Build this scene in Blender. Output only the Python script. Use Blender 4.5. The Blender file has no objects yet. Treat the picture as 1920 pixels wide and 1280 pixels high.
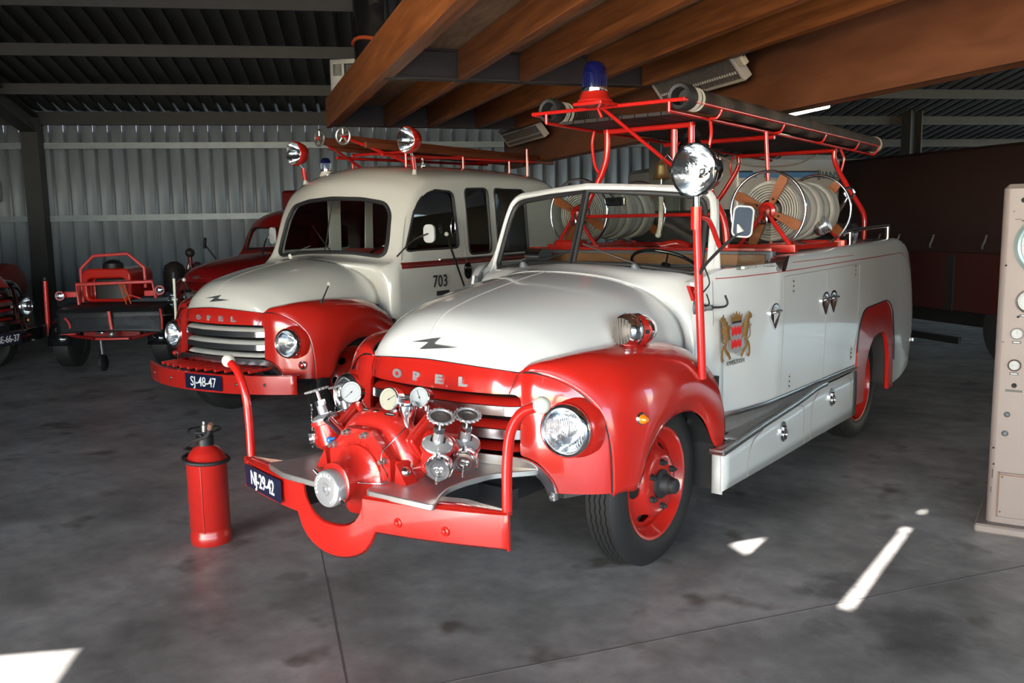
import bpy, bmesh, math, random
from math import sin, cos, pi, radians, atan2, sqrt, tan
from mathutils import Vector, Matrix
random.seed(7)
C = bpy.context.scene.collection
SC = bpy.context.scene

# ---------------------------------------------------------------- camera
cam = bpy.data.cameras.new('camera'); camo = bpy.data.objects.new('camera', cam); C.objects.link(camo)
CP = Vector((2.959, -3.803, 1.729)); FPX = 1660.063
_y, _p, _r = radians(-38.491), radians(-7.655), radians(-0.956)
_f = Vector((sin(_y)*cos(_p), cos(_y)*cos(_p), sin(_p)))
_rt = Vector((cos(_y), -sin(_y), 0)); _up = _rt.cross(_f)
_R = cos(_r)*_rt + sin(_r)*_up; _U = -sin(_r)*_rt + cos(_r)*_up
camo.matrix_world = Matrix(((_R.x, _U.x, -_f.x, CP.x), (_R.y, _U.y, -_f.y, CP.y), (_R.z, _U.z, -_f.z, CP.z), (0, 0, 0, 1)))
cam.sensor_fit = 'HORIZONTAL'; cam.sensor_width = 36.0; cam.lens = FPX/1920*36.0
cam.clip_start = 0.05; cam.clip_end = 300
SC.camera = camo

# ---------------------------------------------------------------- world, sun, exposure
SUN_EL = radians(30.9)
W = bpy.data.worlds.new('world'); SC.world = W; W.use_nodes = True
nt = W.node_tree; nt.nodes.clear()
sky = nt.nodes.new('ShaderNodeTexSky'); sky.sky_type = 'NISHITA'; sky.sun_disc = False
sky.sun_elevation = SUN_EL; sky.sun_rotation = radians(180); sky.air_density = 1.0; sky.dust_density = .6; sky.ozone_density = 1.0
bg = nt.nodes.new('ShaderNodeBackground'); bg.inputs[1].default_value = 0.85
wo = nt.nodes.new('ShaderNodeOutputWorld')
nt.links.new(sky.outputs[0], bg.inputs[0]); nt.links.new(bg.outputs[0], wo.inputs[0])
sl = bpy.data.lights.new('sun', 'SUN'); sl.energy = 34.0; sl.angle = radians(0.3); sl.color = (1.0, .97, .93)
so = bpy.data.objects.new('sun', sl); C.objects.link(so)
sd = Vector((0, cos(SUN_EL), -sin(SUN_EL)))
so.rotation_euler = sd.to_track_quat('-Z', 'Y').to_euler()
SC.view_settings.view_transform = 'Standard'; SC.view_settings.look = 'None'
SC.view_settings.exposure = 0.86; SC.view_settings.gamma = 1.0; SC.view_settings.use_curve_mapping = False

# ---------------------------------------------------------------- materials
MATS = {}
def mat(name, col, rough=.5, metal=0., noise=0., nscale=8., coat=0., bump=0., bscale=40., trans=0., emit=None, es=1., rvar=0., ior=1.5, alpha=None, stretch=None, spec=None):
    if name in MATS: return MATS[name]
    m = bpy.data.materials.new(name); m.use_nodes = True
    n = m.node_tree.nodes; l = m.node_tree.links; b = n['Principled BSDF']
    c4 = (*col, 1)
    b.inputs['Base Color'].default_value = c4; b.inputs['Roughness'].default_value = rough
    b.inputs['Metallic'].default_value = metal; b.inputs['IOR'].default_value = ior
    if coat: b.inputs['Coat Weight'].default_value = coat; b.inputs['Coat Roughness'].default_value = .04
    if trans: b.inputs['Transmission Weight'].default_value = trans
    if spec is not None: b.inputs['Specular IOR Level'].default_value = spec
    if alpha is not None: b.inputs['Alpha'].default_value = alpha
    if emit: b.inputs['Emission Color'].default_value = (*emit, 1); b.inputs['Emission Strength'].default_value = es
    if noise or rvar or bump:
        tc = n.new('ShaderNodeTexCoord'); mp = n.new('ShaderNodeMapping'); l.new(tc.outputs['Object'], mp.inputs[0])
        if stretch: mp.inputs['Scale'].default_value = stretch
        t = n.new('ShaderNodeTexNoise'); t.inputs['Scale'].default_value = nscale; t.inputs['Detail'].default_value = 6
        l.new(mp.outputs[0], t.inputs[0])
        if noise:
            r = n.new('ShaderNodeMixRGB'); r.blend_type = 'MIX'
            r.inputs[1].default_value = (*[max(0, x*(1-noise)) for x in col], 1); r.inputs[2].default_value = (*[min(1, x*(1+noise)) for x in col], 1)
            l.new(t.outputs[0], r.inputs[0]); l.new(r.outputs[0], b.inputs['Base Color'])
        if rvar:
            mr = n.new('ShaderNodeMapRange'); mr.inputs[3].default_value = max(0, rough-rvar); mr.inputs[4].default_value = min(1, rough+rvar)
            l.new(t.outputs[0], mr.inputs[0]); l.new(mr.outputs[0], b.inputs['Roughness'])
        if bump:
            t2 = n.new('ShaderNodeTexNoise'); t2.inputs['Scale'].default_value = bscale; l.new(mp.outputs[0], t2.inputs[0])
            bu = n.new('ShaderNodeBump'); bu.inputs['Strength'].default_value = bump; bu.inputs['Distance'].default_value = .01
            l.new(t2.outputs[0], bu.inputs['Height']); l.new(bu.outputs[0], b.inputs['Normal'])
    MATS[name] = m; return m
def wave_bump(m, scale, axis='X', strength=.5, dist=.004, coord='Object'):
    n = m.node_tree.nodes; l = m.node_tree.links; b = n['Principled BSDF']
    tc = n.new('ShaderNodeTexCoord'); w = n.new('ShaderNodeTexWave'); w.bands_direction = axis; w.inputs['Scale'].default_value = scale
    l.new(tc.outputs[coord], w.inputs[0]); bu = n.new('ShaderNodeBump'); bu.inputs['Strength'].default_value = strength; bu.inputs['Distance'].default_value = dist
    l.new(w.outputs[1], bu.inputs['Height']); l.new(bu.outputs[0], b.inputs['Normal']); return m

RED = mat('red_paint', (.50, .016, .010), .22, coat=.7, noise=.05, nscale=2)
REDC = mat('red_casting_paint', (.48, .018, .012), .28, coat=.5, bump=.12, bscale=90, noise=.06)
REDT = mat('red_tube_paint', (.55, .014, .01), .25, coat=.5, noise=.08, nscale=5)
CREAM = mat('cream_paint', (.63, .605, .55), .2, coat=.8, noise=.02, nscale=1.5)
WHITE = mat('white_paint', (.64, .645, .64), .2, coat=.8, noise=.02, nscale=1.5)
BLACKP = mat('black_paint', (.008, .008, .009), .15, coat=.8, noise=.1)
BLACK = mat('black_satin', (.012, .012, .013), .45, noise=.1)
RUBBER = mat('black_rubber', (.018, .018, .019), .55, noise=.15, nscale=12, rvar=.1)
TYRE = mat('tyre_rubber', (.014, .014, .015), .6, noise=.25, nscale=10, bump=.1, bscale=60)
CHROME = mat('chrome', (.88, .88, .90), .12, metal=1, noise=.03)
ALU = mat('brushed_aluminium', (.62, .62, .64), .22, metal=1, noise=.03, nscale=8)
STEEL = mat('worn_steel', (.42, .41, .40), .35, metal=.9, noise=.25, nscale=25, rvar=.12)
DARKM = mat('dark_chassis', (.02, .02, .022), .6, noise=.3)
BRASS = mat('tarnished_brass', (.34, .25, .11), .35, metal=.9, noise=.2, nscale=20)
GLASS = mat('window_glass', (.96, .98, .98), .0, trans=1, ior=1.05, rvar=.001)
LENS = mat('fluted_lens_glass', (.97, .98, 1.0), .02, trans=1, ior=1.3, bump=.6, bscale=70)
BADGE = mat('satin_badge_metal', (.50, .50, .52), .25, metal=.55, noise=.05)
EMBL = mat('dark_emblem_metal', (.20, .20, .21), .2, metal=.6, noise=.05)
REFL = mat('silvered_reflector', (.85, .86, .88), .12, metal=1, bump=.25, bscale=30)
BLUE = mat('blue_dome', (.003, .005, .055), .12, coat=.6, noise=.2)
AMBER = mat('amber_lens', (.8, .22, .01), .1, coat=1, noise=.1, bump=.3, bscale=80)
REDLENS = mat('red_lens', (.45, .01, .01), .1, coat=1, noise=.1)
PLATE = mat('number_plate_blue', (.008, .012, .04), .3, noise=.1)
LETTER = mat('white_lettering', (.82, .82, .80), .4, noise=.03)
GOLD = mat('gold_transfer', (.24, .125, .04), .4, noise=.8, nscale=140)
GREYT = mat('grey_transfer', (.30, .27, .28), .4, noise=.1)
REDX = mat('red_transfer', (.75, .02, .02), .4, noise=.05)
INK = mat('black_lettering', (.02, .02, .02), .4, noise=.05)
HOSE = mat('canvas_hose', (.36, .33, .29), .85, noise=.15, nscale=14, bump=.3, bscale=120)
SUCT = mat('ribbed_suction_hose', (.055, .036, .026), .75, noise=.4, nscale=9, bump=.3, bscale=60)
wave_bump(SUCT, 14, 'Y', .8, .01)
WOODO = mat('varnished_wood', (.24, .065, .014), .35, noise=.25, nscale=6, stretch=(1, 8, 8), coat=.3)
WOODP = mat('brown_wood_panel', (.27, .11, .04), .4, noise=.25, nscale=4, stretch=(1, 6, 6), coat=.3)
SEAT = mat('black_seat_cover', (.016, .016, .017), .7, bump=.4, bscale=200, noise=.2)
ROPE = mat('braided_rope', (.62, .56, .46), .9, bump=.8, bscale=120, noise=.2, nscale=60)
PINS = mat('red_pinstripe', (.45, .05, .04), .4, noise=.05)
SEAMM = mat('panel_gap', (.25, .23, .21), .6, noise=.05)
MAROON = mat('maroon_band', (.17, .012, .010), .25, coat=.5, noise=.1)
DRED = mat('dark_red_paint', (.20, .006, .006), .3, coat=.5, noise=.1)
GAUGEF = mat('gauge_face', (.27, .29, .295), .35, noise=.03)
GREYP = mat('grey_hammered_paint', (.11, .12, .135), .4, bump=.3, bscale=100, noise=.1)
BLUEV = mat('blue_valve_handle', (.02, .16, .5), .3, coat=.4, noise=.1)
PVC = mat('ivory_knob', (.62, .60, .52), .35, noise=.06, nscale=20)
TREAD = mat('chequered_aluminium', (.52, .51, .50), .38, metal=.85, noise=.12, nscale=20, bump=.0)
def tread_nodes(m, sc):
    n = m.node_tree.nodes; l = m.node_tree.links; b = n['Principled BSDF']
    tc = n.new('ShaderNodeTexCoord'); v = n.new('ShaderNodeTexVoronoi'); v.inputs['Scale'].default_value = sc
    l.new(tc.outputs['Object'], v.inputs[0]); bu = n.new('ShaderNodeBump'); bu.inputs['Strength'].default_value = .35; bu.inputs['Distance'].default_value = .001
    bu.invert = True
    l.new(v.outputs[0], bu.inputs['Height']); l.new(bu.outputs[0], b.inputs['Normal'])
tread_nodes(TREAD, 260)
EXTR = mat('extinguisher_red', (.42, .014, .010), .3, coat=.4, noise=.1, nscale=6)

# ---------------------------------------------------------------- geometry helpers
def fr(o, z, x=None):
    z = Vector(z).normalized(); 
    x = Vector(x) if x is not None else (Vector((0, 0, 1)) if abs(z.z) < .9 else Vector((1, 0, 0)))
    y = z.cross(x).normalized(); x = y.cross(z).normalized()
    return Matrix(((x.x, y.x, z.x, o[0]), (x.y, y.y, z.y, o[1]), (x.z, y.z, z.z, o[2]), (0, 0, 0, 1)))
def rrect(w, h, r, n=5):
    pts = []
    for cx, cy, a0 in ((w/2-r, h/2-r, 0), (-w/2+r, h/2-r, 90), (-w/2+r, -h/2+r, 180), (w/2-r, -h/2+r, 270)):
        for i in range(n+1):
            a = radians(a0+90*i/n); pts.append((cx+r*cos(a), cy+r*sin(a)))
    return pts
def roundpoly(pts, r, n=4):
    out = []; N = len(pts)
    for i in range(N):
        p0, p1, p2 = (Vector((*pts[j], 0))if len(pts[j]) == 2 else Vector(pts[j]) for j in ((i-1) % N, i, (i+1) % N))
        rr = r[i] if isinstance(r, (list, tuple)) else r
        a = (p0-p1); b = (p2-p1); d = min(rr, a.length*.48, b.length*.48)
        A = p1+a.normalized()*d; B = p1+b.normalized()*d
        for k in range(n+1):
            t = k/n; out.append((1-t)**2*A+2*t*(1-t)*p1+t*t*B)
    o2 = []
    for v in out:
        v = tuple(v[:len(pts[0])])
        if not o2 or (Vector(v)-Vector(o2[-1])).length > 1e-4: o2.append(v)
    if (Vector(o2[0])-Vector(o2[-1])).length < 1e-4: o2.pop()
    return o2
def crp(P, n, closed=False):
    P = [Vector(p) for p in P]; N = len(P); out = []
    rng = range(N if closed else N-1)
    for i in rng:
        if closed: p0, p1, p2, p3 = P[i-1], P[i], P[(i+1) % N], P[(i+2) % N]
        else:
            p1, p2 = P[i], P[i+1]
            p0 = P[i-1] if i > 0 else p1*2-p2
            p3 = P[i+2] if i+2 < N else p2*2-p1
        for k in range(n):
            t = k/n
            out.append(.5*((2*p1)+(p2-p0)*t+(2*p0-5*p1+4*p2-p3)*t*t+(3*p1-p0-3*p2+p3)*t**3))
    if not closed: out.append(P[-1])
    return out
def interp(tab, x):
    if x <= tab[0][0]: return tab[0][1]
    for (a, b), (c, d) in zip(tab, tab[1:]):
        if x <= c: return b+(d-b)*(x-a)/(c-a)
    return tab[-1][1]

class MB:
    def __init__(s): s.v = []; s.f = []; s.m = []; s.sm = []; s.mats = []
    def mi(s, m):
        if m not in s.mats: s.mats.append(m)
        return s.mats.index(m)
    def add(s, v, f, m, smooth=True, M=None):
        o = len(s.v); k = s.mi(m)
        s.v += [tuple(M @ Vector(p)) for p in v] if M is not None else [tuple(p) for p in v]
        for q in f: s.f.append(tuple(i+o for i in q)); s.m.append(k); s.sm.append(smooth)
        return s
    def box(s, a, b, m, M=None, bev=0.):
        (x0, y0, z0), (x1, y1, z1) = a, b
        x0, x1 = min(x0, x1), max(x0, x1); y0, y1 = min(y0, y1), max(y0, y1); z0, z1 = min(z0, z1), max(z0, z1)
        if bev <= 0:
            v = [(x, y, z) for z in (z0, z1) for y in (y0, y1) for x in (x0, x1)]
            return s.add(v, [(0, 2, 3, 1), (4, 5, 7, 6), (0, 1, 5, 4), (2, 6, 7, 3), (0, 4, 6, 2), (1, 3, 7, 5)], m, False, M)
        bev = min(bev, (x1-x0)*.45, (y1-y0)*.45, (z1-z0)*.45)
        c = ((x0+x1)/2, (y0+y1)/2)
        o = rrect(x1-x0, y1-y0, bev, 3); i_ = rrect(x1-x0-2*bev*.7, y1-y0-2*bev*.7, bev*.3, 3)
        rings = [(i_, z0), (o, z0+bev*.7), (o, z1-bev*.7), (i_, z1)]
        n = len(o); v = []; f = []
        for P, z in rings: v += [(c[0]+p[0], c[1]+p[1], z) for p in P]
        for r in range(3):
            for i in range(n): j = (i+1) % n; f.append((r*n+i, r*n+j, (r+1)*n+j, (r+1)*n+i))
        f.append(tuple(range(n))[::-1]); f.append(tuple(3*n+i for i in range(n)))
        return s.add(v, f, m, True, M)
    def prism(s, poly, d0, d1, m, M=None, smooth=False, bev=0):
        n = len(poly); v = [(p[0], p[1], d0) for p in poly]+[(p[0], p[1], d1) for p in poly]
        f = [tuple(range(n))[::-1], tuple(range(n, 2*n))]+[(i, (i+1) % n, n+(i+1) % n, n+i) for i in range(n)]
        return s.add(v, f, m, smooth, M)
    def lathe(s, prof, M, m, seg=32, arc=2*pi, caps=True):
        n = len(prof); full = arc > 2*pi-.01; S = seg if full else seg+1; v = []; f = []
        for i in range(S):
            a = arc*i/seg
            for r, h in prof: v.append((r*cos(a), r*sin(a), h))
        for i in range(seg):
            j = (i+1) % S
            for k in range(n-1): f.append((i*n+k, j*n+k, j*n+k+1, i*n+k+1))
        if caps and full:
            if prof[0][0] > 1e-6: f.append(tuple(i*n for i in range(S))[::-1])
            if prof[-1][0] > 1e-6: f.append(tuple(i*n+n-1 for i in range(S)))
        return s.add(v, f, m, True, M)
    def cyl(s, a, b, r, m, r2=None, seg=20, bev=0.):
        a = Vector(a); b = Vector(b); L = (b-a).length; r2 = r if r2 is None else r2
        pr = [(r, 0), (r2, L)] if not bev else [(r-bev, 0), (r, bev), (r2, L-bev), (r2-bev, L)]
        return s.lathe(pr, fr(a, b-a), m, seg)
    def sweep(s, path, prof, m, closed=False, up=None, smooth=True, caps=True):
        P = [Vector(p) for p in path]; N = len(P); k = len(prof); v = []; f = []
        T = []
        for i in range(N):
            a = P[(i-1) % N] if (closed or i > 0) else P[i]; b = P[(i+1) % N] if (closed or i < N-1) else P[i]
            T.append((b-a).normalized())
        if up is not None: n0 = Vector(up)
        else: n0 = Vector((0, 0, 1)) if abs(T[0].z) < .8 else Vector((1, 0, 0))
        nn = (n0-T[0]*n0.dot(T[0])).normalized()
        for i in range(N):
            if up is not None: nn = (Vector(up)-T[i]*Vector(up).dot(T[i])).normalized()
            else: nn = (nn-T[i]*nn.dot(T[i])).normalized()
            bb = T[i].cross(nn)
            for (x, y) in prof: v.append(P[i]+bb*x+nn*y)
        for i in range(N if closed else N-1):
            j = (i+1) % N
            for q in range(k): w = (q+1) % k; f.append((i*k+q, i*k+w, j*k+w, j*k+q))
        if caps and not closed: f.append(tuple(range(k))[::-1]); f.append(tuple((N-1)*k+q for q in range(k)))
        return s.add(v, f, m, smooth)
    def tube(s, path, r, m, seg=12, closed=False, sub=0):
        if sub: path = crp(path, sub, closed)
        return s.sweep(path, [(r*cos(2*pi*i/seg), r*sin(2*pi*i/seg)) for i in range(seg)], m, closed)
    def ball(s, c, r, m, seg=20, sc=(1, 1, 1)):
        pr = [(r*sin(pi*i/(seg//2)), -r*cos(pi*i/(seg//2))) for i in range(seg//2+1)]
        M = Matrix.Translation(c) @ Matrix.Diagonal((*sc, 1)); return s.lathe(pr, M, m, seg, caps=False)
    def torus(s, M, R, r, m, seg=40, s2=10):
        v = []; f = []
        for i in range(seg):
            a = 2*pi*i/seg
            for j in range(s2):
                b = 2*pi*j/s2; v.append(((R+r*cos(b))*cos(a), (R+r*cos(b))*sin(a), r*sin(b)))
        for i in range(seg):
            for j in range(s2): f.append((i*s2+j, ((i+1) % seg)*s2+j, ((i+1) % seg)*s2+(j+1) % s2, i*s2+(j+1) % s2))
        return s.add(v, f, m, True, M)
    def grid(s, rows, m, nu=1, nv=1, flip=False, closed=False):
        R = [crp(r, nu) if nu > 1 else [Vector(p) for p in r] for r in rows]
        cols = list(zip(*R))
        if nv > 1: cols = [crp(c, nv) for c in cols]
        G = list(zip(*cols)); a = len(G); b = len(G[0]); v = [p for r in G for p in r]; f = []
        for i in range(a-1):
            for j in range(b-1):
                q = (i*b+j, i*b+j+1, (i+1)*b+j+1, (i+1)*b+j); f.append(q[::-1] if flip else q)
        s.add(v, f, m, True); return G
    def solid(s, G, off, m, flip=False):
        """closed slab from a point grid G, second skin moved by off(p) or a vector"""
        a = len(G); b = len(G[0]); v = [Vector(p) for r in G for p in r]
        o = off if callable(off) else (lambda p: Vector(off))
        n = len(v); v2 = [p+o(p) for p in v]; f = []
        for i in range(a-1):
            for j in range(b-1):
                q = (i*b+j, i*b+j+1, (i+1)*b+j+1, (i+1)*b+j); f.append(q); f.append(tuple(k+n for k in q[::-1]))
        per = [(0*b+j) for j in range(b)]+[i*b+b-1 for i in range(1, a)]+[(a-1)*b+j for j in range(b-2, -1, -1)]+[i*b for i in range(a-2, 0, -1)]
        for k in range(len(per)):
            p, q = per[k], per[(k+1) % len(per)]; f.append((q, p, p+n, q+n))
        if flip: f = [q[::-1] for q in f]
        return s.add(v+v2, f, m, True)
    def text(s, t, M, size, m, ext=.002, sx=1., sp=1., al='CENTER', bold=0.):
        cu = bpy.data.curves.new('t', 'FONT'); cu.body = t; cu.size = size; cu.extrude = ext; cu.align_x = al; cu.align_y = 'CENTER'
        cu.space_character = sp; cu.offset = bold; cu.resolution_u = 3
        o = bpy.data.objects.new('t', cu); C.objects.link(o); dg = bpy.context.evaluated_depsgraph_get()
        me = o.evaluated_get(dg).to_mesh(); v = [(p.co.x*sx, p.co.y, p.co.z) for p in me.vertices]; f = [tuple(p.vertices) for p in me.polygons]
        o.evaluated_get(dg).to_mesh_clear(); bpy.data.objects.remove(o); bpy.data.curves.remove(cu)
        return s.add(v, f, m, False, M)
    def mesh(s, name):
        me = bpy.data.meshes.new(name); me.from_pydata(s.v, [], s.f)
        for m in s.mats: me.materials.append(m)
        me.polygons.foreach_set('material_index', s.m); me.polygons.foreach_set('use_smooth', s.sm); me.update(); return me
    def build(s, name, parent=None, label=None, sharp=40, cut=None, solidify=0, bevel=0, fixn=False, subd=0, kind=None):
        me = s.mesh(name); o = bpy.data.objects.new(name, me); C.objects.link(o)
        if fixn or cut:
            bm = bmesh.new(); bm.from_mesh(me); bmesh.ops.remove_doubles(bm, verts=bm.verts, dist=1e-5); bmesh.ops.recalc_face_normals(bm, faces=bm.faces); bm.to_mesh(me); bm.free()
        if cut:
            tmp = []
            for cb in cut:
                cm = cb.mesh('cut'); bm = bmesh.new(); bm.from_mesh(cm); bmesh.ops.recalc_face_normals(bm, faces=bm.faces); bm.to_mesh(cm); bm.free()
                co = bpy.data.objects.new('cut', cm); C.objects.link(co); tmp.append(co)
                md = o.modifiers.new('b', 'BOOLEAN'); md.operation = 'DIFFERENCE'; md.solver = 'EXACT'; md.object = co
            dg = bpy.context.evaluated_depsgraph_get(); nm = bpy.data.meshes.new_from_object(o.evaluated_get(dg))
            o.modifiers.clear(); o.data = nm; nm.name = name; bpy.data.meshes.remove(me); me = nm
            for co in tmp: cm = co.data; bpy.data.objects.remove(co); bpy.data.meshes.remove(cm)
        if solidify: md = o.modifiers.new('thickness', 'SOLIDIFY'); md.thickness = abs(solidify); md.offset = -1 if solidify > 0 else 1
        if bevel: md = o.modifiers.new('edge', 'BEVEL'); md.width = bevel; md.segments = 2; md.limit_method = 'ANGLE'; md.angle_limit = radians(40)
        me.set_sharp_from_angle(angle=radians(sharp))
        if parent is not None: o.parent = parent
        if label: o['label'] = label
        if kind: o['kind'] = kind
        return o
def thing(name, label, cat, loc=(0, 0, 0), rz=0., group=None, scale=1.):
    o = bpy.data.objects.new(name, None); C.objects.link(o); o.location = loc; o.rotation_euler = (0, 0, rz); o.scale = (scale,)*3
    o.empty_display_size = .2
    o['label'] = label; o['category'] = cat
    if group: o['group'] = group
    return o
def tag(o, label, cat, group=None):
    o['label'] = label; o['category'] = cat
    if group: o['group'] = group
    return o
def struct(mb, name, **k):
    o = mb.build(name, **k); o['kind'] = 'structure'; return o
PX = Matrix(((1, 0, 0, 0), (0, 0, 1, 0), (0, 1, 0, 0), (0, 0, 0, 1)))
PYZ = Matrix(((0, 0, 1, 0), (1, 0, 0, 0), (0, 1, 0, 0), (0, 0, 0, 1)))

def thin_glass(name, tint, rough=.0, base=.04, top=.75, wave=0.):
    m = bpy.data.materials.new(name); m.use_nodes = True; n = m.node_tree.nodes; l = m.node_tree.links; n.clear()
    t = n.new('ShaderNodeBsdfTransparent'); t.inputs[0].default_value = (*tint, 1)
    g = n.new('ShaderNodeBsdfGlossy'); g.inputs['Roughness'].default_value = rough
    f = n.new('ShaderNodeLayerWeight'); f.inputs[0].default_value = .5
    p = n.new('ShaderNodeMath'); p.operation = 'POWER'; p.inputs[1].default_value = 4.0; l.new(f.outputs['Facing'], p.inputs[0])
    q = n.new('ShaderNodeMath'); q.operation = 'MULTIPLY_ADD'; q.inputs[1].default_value = top; q.inputs[2].default_value = base; l.new(p.outputs[0], q.inputs[0])
    x = n.new('ShaderNodeMixShader'); o = n.new('ShaderNodeOutputMaterial')
    tc = n.new('ShaderNodeTexCoord')
    no = n.new('ShaderNodeTexWave' if wave else 'ShaderNodeTexNoise'); no.inputs['Scale'].default_value = wave or 3; l.new(tc.outputs['Object'], no.inputs[0])
    bu = n.new('ShaderNodeBump'); bu.inputs['Strength'].default_value = .7 if wave else .02; bu.inputs['Distance'].default_value = .004; l.new(no.outputs[0], bu.inputs['Height']); l.new(bu.outputs[0], g.inputs['Normal'])
    l.new(q.outputs[0], x.inputs[0]); l.new(t.outputs[0], x.inputs[1]); l.new(g.outputs[0], x.inputs[2]); l.new(x.outputs[0], o.inputs[0]); return m
GLASS = thin_glass('window_glass_clear', (.86, .89, .88), .02)
TGLASS = thin_glass('dark_cab_glass', (.30, .31, .31), .02)
LENS = thin_glass('lens_glass', (.80, .83, .85), .18, .32, .5, 36)

# ================================================================ BUILDING
STAINS = [(-6.43, 0.0, 0.35, 0.45), (1.65, 0.26, 0.22, 0.4), (1.77, -0.22, 0.13, 0.55), (-1.05, -0.81, 0.12, 0.55), (-0.53, -1.2, 0.1, 0.45), (0.73, 1.24, 0.35, 0.55), (0.19, -1.73, 0.06, 0.4), (1.54, 0.11, 0.1, 0.45), (0.87, 0.07, 0.06, 0.5), (2.05, -0.01, 0.35, 0.5), (-0.78, -1.68, 0.1, 0.7), (1.33, -0.83, 0.14, 0.7), (1.36, 2.65, 0.3, 0.7), (-11.16, 2.55, 0.4, 0.6)]
def concrete():
    m = bpy.data.materials.new('polished_concrete'); m.use_nodes = True; n = m.node_tree.nodes; l = m.node_tree.links; b = n['Principled BSDF']
    tc = n.new('ShaderNodeTexCoord')
    def noise(sc, det=6, rough=.55, st=None):
        t = n.new('ShaderNodeTexNoise'); t.inputs['Scale'].default_value = sc; t.inputs['Detail'].default_value = det; t.inputs['Roughness'].default_value = rough
        if st:
            mp = n.new('ShaderNodeMapping'); mp.inputs['Scale'].default_value = st; l.new(tc.outputs['Object'], mp.inputs[0]); l.new(mp.outputs[0], t.inputs[0])
        else: l.new(tc.outputs['Object'], t.inputs[0])
        return t
    a = noise(1.1, 8, .62); c = noise(7, 8, .6); s = noise(2.3, 3, .5, (1, 1, 1)); w = noise(1.7, 4, .6, (1, 2.2, 1))
    cr = n.new('ShaderNodeValToRGB'); e = cr.color_ramp.elements; e[0].position = .36; e[0].color = (.18, .17, .162, 1); e[1].position = .66; e[1].color = (.40, .382, .365, 1)
    l.new(a.outputs[0], cr.inputs[0])
    c2 = n.new('ShaderNodeValToRGB'); e = c2.color_ramp.elements; e[0].position = .3; e[0].color = (.72, .72, .72, 1); e[1].position = .7; e[1].color = (1.15, 1.14, 1.12, 1)
    l.new(c.outputs[0], c2.inputs[0])
    mx = n.new('ShaderNodeMixRGB'); mx.blend_type = 'MULTIPLY'; mx.inputs[0].default_value = 1; l.new(cr.outputs[0], mx.inputs[1]); l.new(c2.outputs[0], mx.inputs[2])
    st = n.new('ShaderNodeValToRGB'); e = st.color_ramp.elements; e[0].position = .61; e[0].color = (1, 1, 1, 1); e[1].position = .70; e[1].color = (.42, .39, .36, 1)
    l.new(s.outputs[0], st.inputs[0])
    m2 = n.new('ShaderNodeMixRGB'); m2.blend_type = 'MULTIPLY'; m2.inputs[0].default_value = 1; l.new(mx.outputs[0], m2.inputs[1]); l.new(st.outputs[0], m2.inputs[2])
    # individual oil stains, each with its own place and size
    sn = noise(5.5, 5, .65); last = m2.outputs[0]
    for sx_, sy_, r_, k_ in STAINS:
        mp = n.new('ShaderNodeMapping'); mp.inputs['Location'].default_value = (-sx_/r_, -sy_/r_, 0); mp.inputs['Scale'].default_value = (1/r_, 1/r_, 1)
        l.new(tc.outputs['Object'], mp.inputs[0]); ln = n.new('ShaderNodeVectorMath'); ln.operation = 'LENGTH'; l.new(mp.outputs[0], ln.inputs[0])
        ad = n.new('ShaderNodeMath'); ad.operation = 'MULTIPLY_ADD'; ad.inputs[1].default_value = 2.4; l.new(sn.outputs[0], ad.inputs[0]); l.new(ln.outputs['Value'], ad.inputs[2])
        rm = n.new('ShaderNodeMapRange'); rm.inputs[1].default_value = 1.55; rm.inputs[2].default_value = 2.05; rm.inputs[3].default_value = min(.8, k_+.15); rm.inputs[4].default_value = 1.0; l.new(ad.outputs[0], rm.inputs[0])
        mm = n.new('ShaderNodeMixRGB'); mm.blend_type = 'MULTIPLY'; mm.inputs[0].default_value = 1; l.new(last, mm.inputs[1]); l.new(rm.outputs[0], mm.inputs[2]); last = mm.outputs[0]
    l.new(last, b.inputs['Base Color'])
    mr = n.new('ShaderNodeMapRange'); mr.inputs[1].default_value = .3; mr.inputs[2].default_value = .7; mr.inputs[3].default_value = .30; mr.inputs[4].default_value = .52; l.new(w.outputs[0], mr.inputs[0]); l.new(mr.outputs[0], b.inputs['Roughness'])
    bu = n.new('ShaderNodeBump'); bu.inputs['Strength'].default_value = .08; bu.inputs['Distance'].default_value = .01; l.new(c.outputs[0], bu.inputs['Height']); l.new(bu.outputs[0], b.inputs['Normal'])
    b.inputs['Specular IOR Level'].default_value = .4
    return m
CONC = concrete()
YARD = mat('yard_paving', (.075, .078, .082), .8, noise=.2, nscale=3)
SHEET = mat('galvanised_sheet', (.25, .275, .32), .5, metal=.25, noise=.3, nscale=5, rvar=.1, stretch=(1, 1, .25))
ROOFS = mat('roof_sheet', (.055, .052, .053), .6, metal=.2, noise=.25, nscale=4)
GIRT = mat('galvanised_girt', (.24, .27, .30), .45, metal=.4, noise=.2, nscale=6)
PURL = mat('dull_purlin', (.055, .056, .056), .6, noise=.2, nscale=6)
ISTEEL = mat('primed_steel_beam', (.045, .036, .036), .5, noise=.3, nscale=5)
COLM = mat('dark_column_paint', (.035, .035, .036), .6, noise=.2)
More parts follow.
